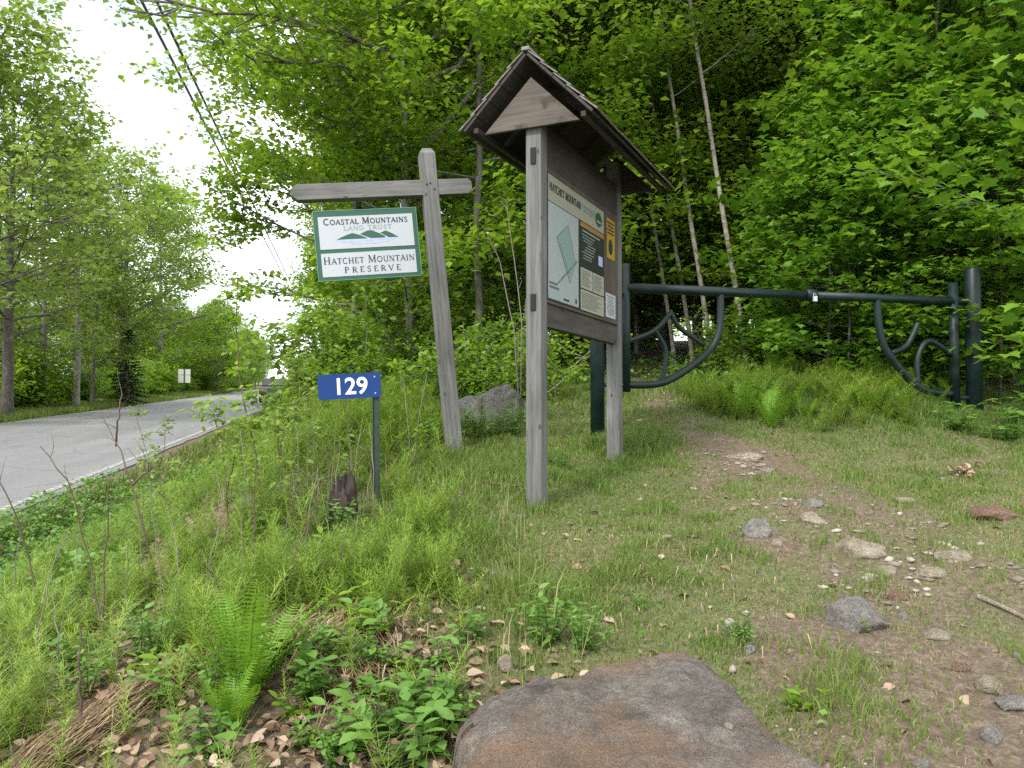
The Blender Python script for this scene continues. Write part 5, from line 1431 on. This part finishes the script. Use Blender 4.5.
# ------------------------------------------------------------------ ferns and leafy plants
def make_fern(name, seed, n_fr, L, rise=1.0):
    rng = np.random.default_rng(seed); root = empty(name)
    for i in range(n_fr):
        az = i * 2.4 + rng.normal(0, 0.5); l_ = L * rng.uniform(0.6, 1.2); m = 15; el = rng.uniform(1.08, 1.52) * rise
        pts = [np.zeros(3)]; e = el
        for j in range(m - 1):
            e -= rng.uniform(0.005, 0.045) * (1 + j * 0.09)
            pts.append(pts[-1] + l_ / (m - 1) * np.array([math.cos(az) * math.cos(e), math.sin(az) * math.cos(e), math.sin(e)]))
        pts = np.array(pts); tb = Tubes(); tb.add(pts, np.linspace(0.004, 0.001, m), 4)
        V0, F0 = tb.V[0], np.concatenate([tb.F[0][:, [0, 1, 2]], tb.F[0][:, [0, 2, 3]]])
        acc = Acc(); acc.add(V0, F0, np.full(len(V0), 0.3))
        q = 30; f = np.linspace(0.10, 0.985, q); k = f * (m - 1); a = np.minimum(k.astype(int), m - 2); w = (k - a)[:, None]
        pc = pts[a] * (1 - w) + pts[a + 1] * w; tg = pts[a + 1] - pts[a]; tg /= np.linalg.norm(tg, axis=1, keepdims=True)
        side = np.array([-math.sin(az), math.cos(az), 0.0]); nr = np.cross(side, tg)
        sz = l_ * 0.16 * np.sin(PI * np.clip(f * 0.86 + 0.10, 0, 1)) ** 0.8 + 0.008
        for s in (-1, 1):
            d = s * side[None] + tg * 0.35 + rng.normal(0, 0.06, (q, 3)) + np.array([0, 0, -0.12])
            # pinna: narrow toothed blade
            PT = [(0, 0, 0)]
            for r in range(5): PT += [(-0.11 * (1 - r * 0.17), 0.12 + r * 0.18, 0.02), (-0.05 * (1 - r * 0.17), 0.20 + r * 0.18, 0.0)]
            PT += [(0, 1, -0.04)]
            for r in range(4, -1, -1): PT += [(0.05 * (1 - r * 0.17), 0.20 + r * 0.18, 0.0), (0.11 * (1 - r * 0.17), 0.12 + r * 0.18, 0.02)]
            PT = np.array(PT); n_ = len(PT); TFc = np.array([(0, j + 1, j) for j in range(1, n_ - 1)])
            # fan from mid rib: add centre vertices
            PT2 = np.concatenate([PT, [(0, 0.5, 0.0)]]); c_ = n_; TF2 = np.array([(c_, (j + 1) % n_, j) for j in range(n_)])
            acc.add(*place((PT2, TF2), pc, d, nr, sz, np.clip(rng.normal(0.5, 0.12, q) + rng.normal(0, 0.05), 0, 1)))
        acc.build('frond', M['fern'], root)
    return root
g_ = G(248, 705); f1 = make_fern('fern', 61, 12, 0.46, 1.0); put(f1, g_.x, g_.y, 0.3, 0.95, 'bright green fern clump with upright fronds rising from the leaf litter', 'fern', None, True)
g_ = G(232, 735); put(f1, g_.x, g_.y, 2.0, 0.55, 'smaller bright fern low in front of the upright fern clump', 'fern')
k_fern = Kind(make_fern('fern', 62, 9, 0.45, 0.92))
rnd = random.Random(5)
for i in range(26):
    px = rnd.uniform(740, 955); D = rnd.uniform(7.3, 9.6); x, y = at_px(px, D)
    k_fern(x, y, rnd.uniform(0, 6.28), rnd.uniform(0.6, 1.15), 'light green fern in the tall grass under the gate', 'fern', 'ferns under the gate')

def make_herb(name, seed, H, n_st, leaf, mat, per=9, T=OVATE):
    rng = np.random.default_rng(seed); root = empty(name); tb = Tubes(); pos = []; fw = []; tn = []
    for i in range(n_st):
        az = i * 2.4 + rng.normal(0, 0.3); el = rng.uniform(0.75, 1.45); L = H * rng.uniform(0.6, 1.1)
        pts, _ = bez(np.array([rng.normal(0, 0.025), rng.normal(0, 0.025), -0.03]), np.array([math.cos(az) * math.cos(el), math.sin(az) * math.cos(el), math.sin(el)]), L, rng, 0.2, 8, 0.06)
        tb.add(pts, np.linspace(0.0035, 0.0012, 8), 5)
        for j in range(per):
            k = 1 + int((j + 1) / per * 6.4); b = rng.random() * 6.28
            for s in (0, PI):
                pos.append(pts[min(k, 7)]); fw.append([math.cos(b + s), math.sin(b + s), rng.normal(0.15, 0.25)]); tn.append(rng.normal(0.5, 0.16))
    n = len(pos); acc = Acc()
    acc.add(*place(T, np.array(pos), np.array(fw), np.stack([rng.normal(0, 0.25, n), rng.normal(0, 0.25, n), np.ones(n)], -1), leaf * (0.6 + 0.7 * rng.random(n)), np.clip(np.array(tn), 0, 1)))
    tb.build('stems', M['herb'], root); acc.build('leaves', mat, root); return root
k_h1 = Kind(make_herb('leafy_plant', 71, 0.22, 6, 0.065, M['herb'], 5))
k_h2 = Kind(make_herb('leafy_plant', 72, 0.30, 9, 0.038, M['herb'], 12))
k_h3 = Kind(make_herb('leafy_plant', 73, 0.26, 3, 0.07, M['leaf_bright'], 6))
for kind, px, py, sc, lb in (
    (k_h1, 388, 735, 1.0, 'broad leaved plant left of the big boulder, largest of its patch'),
    (k_h1, 430, 722, 0.85, 'broad leaved plant touching the left end of the big boulder'),
    (k_h1, 345, 758, 0.95, 'broad leaved plant at the bottom border below the fern'),
    (k_h1, 418, 765, 1.05, 'broad leaved plant at the bottom border beside the big boulder'),
    (k_h1, 310, 700, 0.7, 'small broad leaved plant just right of the fern clump'),
    (k_h1, 205, 760, 0.8, 'broad leaved plant on the litter left of the fern'),
    (k_h1, 440, 668, 0.7, 'small broad leaved plant above the left end of the boulder'),
    (k_h1, 470, 640, 0.6, 'little leafy plant behind the left corner of the boulder'),
    (k_h2, 545, 645, 1.0, 'dense bushy green weed behind the middle of the boulder'),
    (k_h2, 585, 650, 0.75, 'smaller bushy weed right beside the dense one behind the boulder'),
    (k_h2, 742, 640, 0.55, 'small bushy weed on the grass right of the boulder'),
    (k_h2, 640, 608, 0.35, 'tiny bushy weed on the bare grass behind the boulder'),
    (k_h3, 372, 640, 0.95, 'yellow green seedling with long stem in the leaf litter'),
    (k_h3, 385, 600, 0.8, 'yellow green seedling behind the long stemmed one'),
    (k_h3, 800, 712, 0.6, 'upright leafy weed on the right flank of the boulder'),
    (k_h3, 862, 632, 0.45, 'pointed green tuft growing against the grey pointed rock'),
    (k_h2, 595, 452, 0.8, 'pale weed climbing round the foot of the left gate post'),
    (k_h2, 560, 470, 0.8, 'weed in the grass between the two kiosk posts'),
    (k_h1, 1005, 440, 1.6, 'broad leaved plant in front of the right gate post'),
    (k_h1, 960, 432, 1.5, 'light leafy plant at the foot of the right gate post'),
    (k_h1, 1020, 425, 1.7, 'leafy plant at the right border beyond the gate post'),
    (k_h2, 345, 535, 0.9, 'leafy weed growing in front of the dark stump')):
    g_ = G(px, py); kind(g_.x, g_.y, (px * 1.7) % 6.28, sc, lb, 'plant', 'leafy plants on the ground')
for j in range(34):
    px, py = 20 + (j * 97) % 380, 520 + (j * 53) % 190
    g_ = G(px, py)
    if road_s(g_.x, g_.y) > 0.3: continue
    (k_h3, k_h1, k_h2)[j % 3](g_.x, g_.y, j * 1.7, 0.55 + 0.5 * ((j * 7) % 10) / 10, 'leafy weed growing up between the horsetails on the bank', 'plant', 'weeds between the horsetails')
for j in range(26):
    px, py = 290 + (j * 67) % 185, 655 + (j * 41) % 120
    if px > 455 and py > 690: continue
    g_ = G(px, py); (k_h1, k_h3, k_h1, k_h2)[j % 4](g_.x, g_.y, j * 1.3, 0.4 + 0.35 * ((j * 13) % 10) / 10, 'small leafy weed among the fallen leaves left of the boulder', 'plant', 'weeds in the leaf litter')

# ------------------------------------------------------------------ dry stalks on the bank
def stalk(name, lb, base, tops, r=0.005, mat='stalk', leaf=None, group='dry stalks on the bank', twigs=0, D=None):
    """base pixel on the ground; tops: list of pixel polylines that start at the base"""
    g_ = G(*base) if D is None else atx(base[0], D)
    root = empty(name, g_); tb = Tubes(); rng = np.random.default_rng(abs(hash(base)) % 1000); C = []
    for pl in tops:
        pts = []
        for i, (px, py) in enumerate(pl):
            pts.append(np.array(P(px, py, g_.y + 0.10 * math.sin(i * 1.3 + base[0])) - g_) if i else np.array([0, 0, -0.05]) if pl[0] == base else np.array(P(px, py, g_.y) - g_))
        pts = np.array(pts); m = 10; tt = np.linspace(0, len(pts) - 1, m); a = np.minimum(tt.astype(int), len(pts) - 2); f = (tt - a)[:, None]
        q = pts[a] * (1 - f) + pts[a + 1] * f; q[1:-1] += rng.normal(0, 0.003, (m - 2, 3))
        tb.add(q, np.linspace(r, r * 0.4, m), 6)
        for j in range(twigs):
            k = rng.integers(3, 10); d = np.array([rng.normal(0, 1), rng.normal(0, 0.6), rng.uniform(0.3, 1.2)])
            w_, _ = bez(q[k], d, rng.uniform(0.06, 0.16), rng, 0.1, 5, 0.12); tb.add(w_, np.linspace(r * 0.4, r * 0.15, 5), 4)
            if leaf: C += [[*w_[2], 0.5], [*w_[3], 0.55], [*w_[4], 0.6]]
        if leaf: C += [[*q[-1], 0.55], [*q[-2], 0.5], [*q[-3], 0.45]]
    tag(root, lb, 'stalk' if not leaf else 'sapling', group)
    tb.build('stem', M[mat], root)
    if leaf:
        acc = Acc(); acc.add(*leaves_at(rng, np.array(C), leaf[1], leaf[0], (0.035, 0.035, 0.015), OVATE, 0.5)); acc.build('leaves', M[leaf[2]], root)
stalk('dry_stalk', 'short thick broken dead stalk upright in the straw on the bank', (80, 728), [[(80, 728), (80, 625)]], 0.006)
stalk('dry_stalk', 'forked dark dry stalk standing before the road with bare branches', (160, 590), [[(160, 590), (140, 510), (120, 452), (104, 420)], [(116, 446), (118, 420), (122, 395)], [(132, 485), (150, 470), (163, 455)]], 0.006, twigs=3)
stalk('dry_stalk', 'curved dry stalk rising to the left border above the horsetails', (45, 640), [[(45, 640), (30, 560), (12, 505), (-6, 470)]], 0.005, twigs=1)
stalk('dry_stalk', 'thin arching dry stalk with a bent tip left of the forked one', (108, 655), [[(108, 655), (90, 560), (68, 480), (40, 446)]], 0.004, twigs=2)
stalk('dry_stalk', 'straight dark dry stalk rising behind the broken one', (102, 640), [[(102, 640), (105, 560), (110, 480)]], 0.005, twigs=3)
stalk('dry_stalk', 'slanting dark twig rising to the right beside the fern', (270, 612), [[(270, 612), (300, 540), (332, 462)]], 0.0045)
stalk('dry_stalk', 'thin straight dry stem behind the slanting twig', (252, 606), [[(252, 606), (254, 520), (257, 452)]], 0.004, twigs=2)
stalk('dry_stalk', 'bent brown stalk leaning left above the fern clump', (230, 620), [[(230, 620), (215, 575), (200, 550)]], 0.004, twigs=1)
stalk('dry_stalk', 'dry stem in the horsetails between the fern and the broken stalk', (165, 600), [[(165, 600), (155, 540), (150, 470)]], 0.004, 'stalk_grey', twigs=3)
stalk('dry_stalk', 'leaning grey stem at the far left of the bank', (28, 700), [[(28, 700), (40, 620), (60, 545)]], 0.004, 'stalk_grey', twigs=2)
stalk('dry_stalk', 'short dark stub right of the fern in the leaf litter', (330, 592), [[(330, 592), (340, 555), (348, 520)]], 0.005)
for i, (bx_, by_, tx, ty) in enumerate(((15, 620, 22, 520), (60, 690, 52, 590), (75, 610, 84, 500), (120, 640, 128, 545), (140, 570, 146, 470), (180, 620, 172, 520), (205, 600, 222, 500), (225, 560, 216, 470), (245, 590, 240, 490), (285, 570, 296, 480), (20, 740, 8, 640), (305, 560, 318, 470))):
    stalk('dry_stalk', 'thin bare grey stem among the horsetails, %s counting from the left border' % ORD[sorted((15, 60, 75, 120, 140, 180, 205, 225, 245, 285, 20, 305)).index(bx_)], (bx_, by_), [[(bx_, by_), ((bx_ + tx) // 2 + (i * 5) % 9 - 4, (by_ + ty) // 2), (tx, ty)]], 0.0032, 'stalk_grey', None, 'thin bare stems among the horsetails', 3)
for i in range(9):
    px = 302 + i * 9; py = 500 + (i * 37) % 30
    stalk('dry_stalk', 'thin grey dry stem in the thicket left of the number sign', (px, py), [[(px, py), (px - 4 + (i * 7) % 13, py - 50), (px - 8 + (i * 11) % 17, py - 70 - (i * 29) % 50)]], 0.003, 'stalk_grey', None, 'dry stems by the number sign', 2)
LS = 'young leafy stems on the bank'
stalk('young_sapling', 'tall slim stem with a leafy tip reaching the sky left of the sign', (262, 520), [[(262, 520), (256, 450), (240, 390), (236, 330), (238, 275)]], 0.006, 'stalk', (0.045, 9, 'leaf_bright'), LS, 16)
stalk('young_sapling', 'tall thin stem with small leaves standing left of the number plate', (308, 492), [[(308, 492), (309, 420), (306, 350), (304, 300)]], 0.005, 'stalk_grey', (0.045, 9, 'leaf_bright'), LS, 16)
stalk('young_sapling', 'leafy topped stem left of the far road sign, before the road', (160, 515), [[(160, 515), (152, 470), (136, 415)], [(155, 480), (164, 450), (166, 420)]], 0.005, 'stalk', (0.045, 6, 'leaf_far'), LS, 7)
stalk('young_sapling', 'leafy stem with drooping leaves left of the slim tall stem', (230, 540), [[(230, 540), (226, 480), (220, 440), (214, 415)], [(227, 490), (234, 460), (240, 428)]], 0.005, 'stalk', (0.045, 6, 'leaf_far'), LS, 7)
stalk('young_sapling', 'leafy stem beside the parked vehicle far up the road', (285, 500), [[(285, 500), (278, 440), (279, 420), (282, 405)], [(280, 450), (292, 400), (299, 350)]], 0.005, 'stalk', (0.045, 7, 'leaf_far'), LS, 8)
stalk('young_sapling', 'leafy shoots between number plate post and the leaning sign post', (412, 470), [[(412, 470), (408, 420), (402, 370)], [(412, 470), (420, 410), (430, 360)]], 0.004, 'stalk_grey', (0.05, 4, 'leaf_bright'), LS, 5)
stalk('young_sapling', 'bare leafy shoots between the kiosk posts under the board', (560, 440), [[(560, 440), (556, 390), (550, 340)], [(560, 440), (572, 400), (578, 372)]], 0.005, 'stalk', (0.05, 4, 'leaf_bright'), LS, 5)
stalk('young_sapling', 'grey leafless stems arching behind the left kiosk post', (520, 415), [[(520, 415), (514, 330), (500, 262), (488, 236)], [(520, 415), (522, 320), (510, 230), (506, 200)]], 0.007, 'stalk_grey', None, LS, 3, 7.9)

for j, (bx_, by_, tx, ty) in enumerate(((250, 545, 240, 430), (292, 515, 300, 380), (328, 500, 322, 425), (175, 570, 160, 470), (272, 530, 285, 430))):
    stalk('young_sapling', 'wispy pale leaved shoot on the bank, %s of them counting from the road' % ORD[sorted((250, 292, 328, 175, 272)).index(bx_)], (bx_, by_), [[(bx_, by_), ((bx_ * 2 + tx) // 3 + 3, (by_ * 2 + ty) // 3), (tx, ty)]], 0.004, 'stalk_grey', (0.042, 5, 'leaf_far'), 'wispy shoots on the bank', 8)
# weeds round the boulder behind the sign post
for j, (px, D, sc) in enumerate(((462, 7.1, 1.2), (480, 7.0, 1.3), (497, 7.1, 1.1), (515, 7.2, 1.2), (440, 6.9, 1.2), (425, 6.7, 1.1))):
    q = atx(px, D); k_h2(q.x, q.y, j * 1.9, sc, 'leafy weed below the rounded boulder, %s counting from the number sign' % ORD[sorted((462, 480, 497, 515, 440, 425)).index(px)], 'plant', 'weeds round the boulder')

# dark decaying stump by the number sign
g_ = G(342, 528)
mb_rng = np.random.default_rng(8); n_a, n_z = 28, 9; V = []
for k in range(n_z):
    f = k / (n_z - 1)
    for i in range(n_a):
        a = 2 * PI * i / n_a; r_ = (0.085 - 0.02 * f) * (1 + 0.14 * math.sin(a * 5 + 1) + 0.1 * math.sin(a * 2) + mb_rng.normal(0, 0.05))
        V.append((r_ * math.cos(a), r_ * math.sin(a) * 0.9, -0.06 + f * (0.29 + 0.06 * math.sin(a + 0.5) + mb_rng.normal(0, 0.035))))
V.append((0, 0, 0.12)); ii = np.arange(n_a * n_z).reshape(n_z, n_a); jj = np.roll(ii, -1, 1)
F4 = np.stack([ii[:-1], jj[:-1], jj[1:], ii[1:]], -1).reshape(-1, 4); F3 = np.array([(ii[-1][i], jj[-1][i], n_a * n_z) for i in range(n_a)])
st = obj_np('rotten_stump', V, [F4, F3], bark('rotten_wood', (0.008, 0.006, 0.005), (0.022, 0.015, 0.012), (0.05, 0.032, 0.025)))
st.location = g_; tag(st, 'dark rotten stump in the weeds left of the blue number sign', 'stump')

# pale stick on the trail at the right
A, B = G(978, 600), G(1034, 628)
tb = Tubes(); q = np.linspace(0, 1, 8)[:, None]; pts = np.array(A) * (1 - q) + np.array(B) * q; pts[:, 2] = ground_z(pts[:, 0], pts[:, 1]) + 0.012
tb.add(pts, np.linspace(0.012, 0.007, 8), 7); tag(tb.build('stick', M['rock_tan']), 'pale bare stick lying across the trail at the right', 'stick')
# clumps of curled dead leaves
for px, py, lb in ((447, 583, 'curled brown dead leaf clump in the grass left of the boulder'), (966, 476, 'pile of curled brown leaves at the grass edge below gate post')):
    g_ = G(px, py); rng = np.random.default_rng(px); n = 34
    V, F, t = place((OVATE[0] * np.array([1.3, 1, 4]), OVATE[1]), rng.normal(0, 0.035, (n, 3)) * np.array([1, 1, 0.5]) + np.array([0, 0, 0.04]), rng.normal(0, 1, (n, 3)), rng.normal(0, 1, (n, 3)) + np.array([0, 0, 1]), 0.035 + 0.03 * rng.random(n), 0.1 + 0.6 * rng.random(n))
    o = obj_np('leaf_clump', V, [F], M['dead_leaf'], None, t); o.location = g_; tag(o, lb, 'dead leaves')

# ------------------------------------------------------------------ road sign, vehicle, power lines
def road_sign():
    x, y = at_px(184, 68); x, y = -21.4, 55.0
    D = 62.0; x, y = at_px(184, D); b = Vector((x, y, gz(x, y)))
    root = empty('road_sign', b, (0, 0, 0.25)); tag(root, 'pair of small white plates on a post at the far road edge', 'road sign')
    top = P(184, 369, D).z - b.z; k = D / FPX
    MB().box((0, -0.03, top / 2), (0.07, 0.04, top)).build('post', M['post_green'], root)
    MB().box((0, 0.0, top - 3 * k), (11.5 * k, 0.012, 5.6 * k)).build('upper_plate', M['signback'], root, 0.004)
    MB().box((0, 0.0, top - 10 * k), (11.5 * k, 0.012, 7.6 * k)).build('lower_plate', M['signback'], root, 0.004)
road_sign()
def car():
    D = 50.0; x, y = at_px(277, D)
    root = empty('parked_car', (x, y, float(road_z(x, y)) + 0.06), (0, 0, math.atan2(0.212, 0.977)))
    tag(root, 'dark car far up the road half hidden by the roadside plants', 'car')
    W = 0.88
    body = [(-2.1, 0.32), (2.1, 0.32), (2.15, 0.55), (2.05, 0.82), (1.0, 0.95), (-1.9, 0.98), (-2.15, 0.85), (-2.18, 0.5)]
    MB().prism([(0, p, z) for p, z in body], (-W, 0, 0), (W, 0, 0)).build('body', M['car_paint'], root, 0.06)
    cab = [(1.05, 0.95), (0.35, 1.46), (-1.2, 1.48), (-1.85, 0.97)]
    n = len(cab); V = [(-W * 0.93 if z < 1.2 else -W * 0.72, p, z) for p, z in cab] + [(W * 0.93 if z < 1.2 else W * 0.72, p, z) for p, z in cab]
    mb = MB(); mb.add(V, [tuple(range(n))[::-1], tuple(range(n, 2 * n))] + [(i, (i + 1) % n, n + (i + 1) % n, n + i) for i in range(n)]); mb.build('cabin', M['car_paint'], root, 0.04)
    MB().add([(-0.74, -1.78, 1.03), (0.74, -1.78, 1.03), (0.6, -1.27, 1.42), (-0.6, -1.27, 1.42)], [(0, 1, 2, 3)]).build('rear_window', M['glass'], root)
    bpy.data.objects['rear_window'].location = (0, -0.035, 0.02)
    for s in (-1, 1):
        MB().add([(s * 0.80, 0.85, 1.02), (s * 0.80, -1.55, 1.02), (s * 0.655, -1.12, 1.42), (s * 0.655, 0.33, 1.42)], [(0, 1, 2, 3) if s < 0 else (3, 2, 1, 0)]).build('side_window', M['glass'], root).location = (s * 0.02, 0, 0)
        MB().box((s * 0.70, -2.165, 0.76), (0.26, 0.06, 0.16)).build('tail_light', M['amber'], root, 0.01)
        for p in (-1.35, 1.35):
            w = MB().tube([(s * 0.72, p, 0.32), (s * 0.92, p, 0.32)], 0.32, 18).build('wheel', M['tyre'], root, 0.02)
            MB().tube([(s * 0.90, p, 0.32), (s * 0.935, p, 0.32)], 0.19, 14).build('rim', M['steel'], w)
    MB().box((0, -2.19, 0.5), (0.5, 0.02, 0.12)).build('number_plate', M['white_paint'], root)
car()
def power():
    d = Vector((-0.212, 0.977, 0.040)).normalized()
    ends = []
    for px, lb in ((141, 'left one of the two thin power lines above the road'), (156, 'right one of the two thin power lines above the road')):
        A = P(px, 0, 11.8); n = 40; pts = []
        for i in range(n):
            q = -30 + 115 * i / (n - 1); u = (i / (n - 1) - 0.5) * 2
            pts.append(A + d * q)
        ends.append(pts[-1])
        o = MB().tube(pts, 0.025, 6).build('power_line', M['wire'], None, 0, True); tag(o, lb, 'power line')
    c = (ends[0] + ends[1]) / 2; b = gz(c.x, c.y)
    root = empty('utility_pole', (c.x, c.y, b)); tag(root, 'wooden utility pole far up the road carrying the two wires', 'utility pole')
    h = c.z - b
    MB().tube([(0, 0, -0.5), (0, 0, h + 0.6)], [0.15, 0.11], 12).build('pole', M['pole'], root, 0, True)
    MB().box((0, 0, h - 0.10), (1.4, 0.10, 0.10)).build('crossarm', M['pole'], root)
    for e in ends:
        MB().tube([(e.x - c.x, 0, h - 0.06), (e.x - c.x, 0, h - 0.005)], 0.04, 8).build('insulator', M['steel'], root)
power()
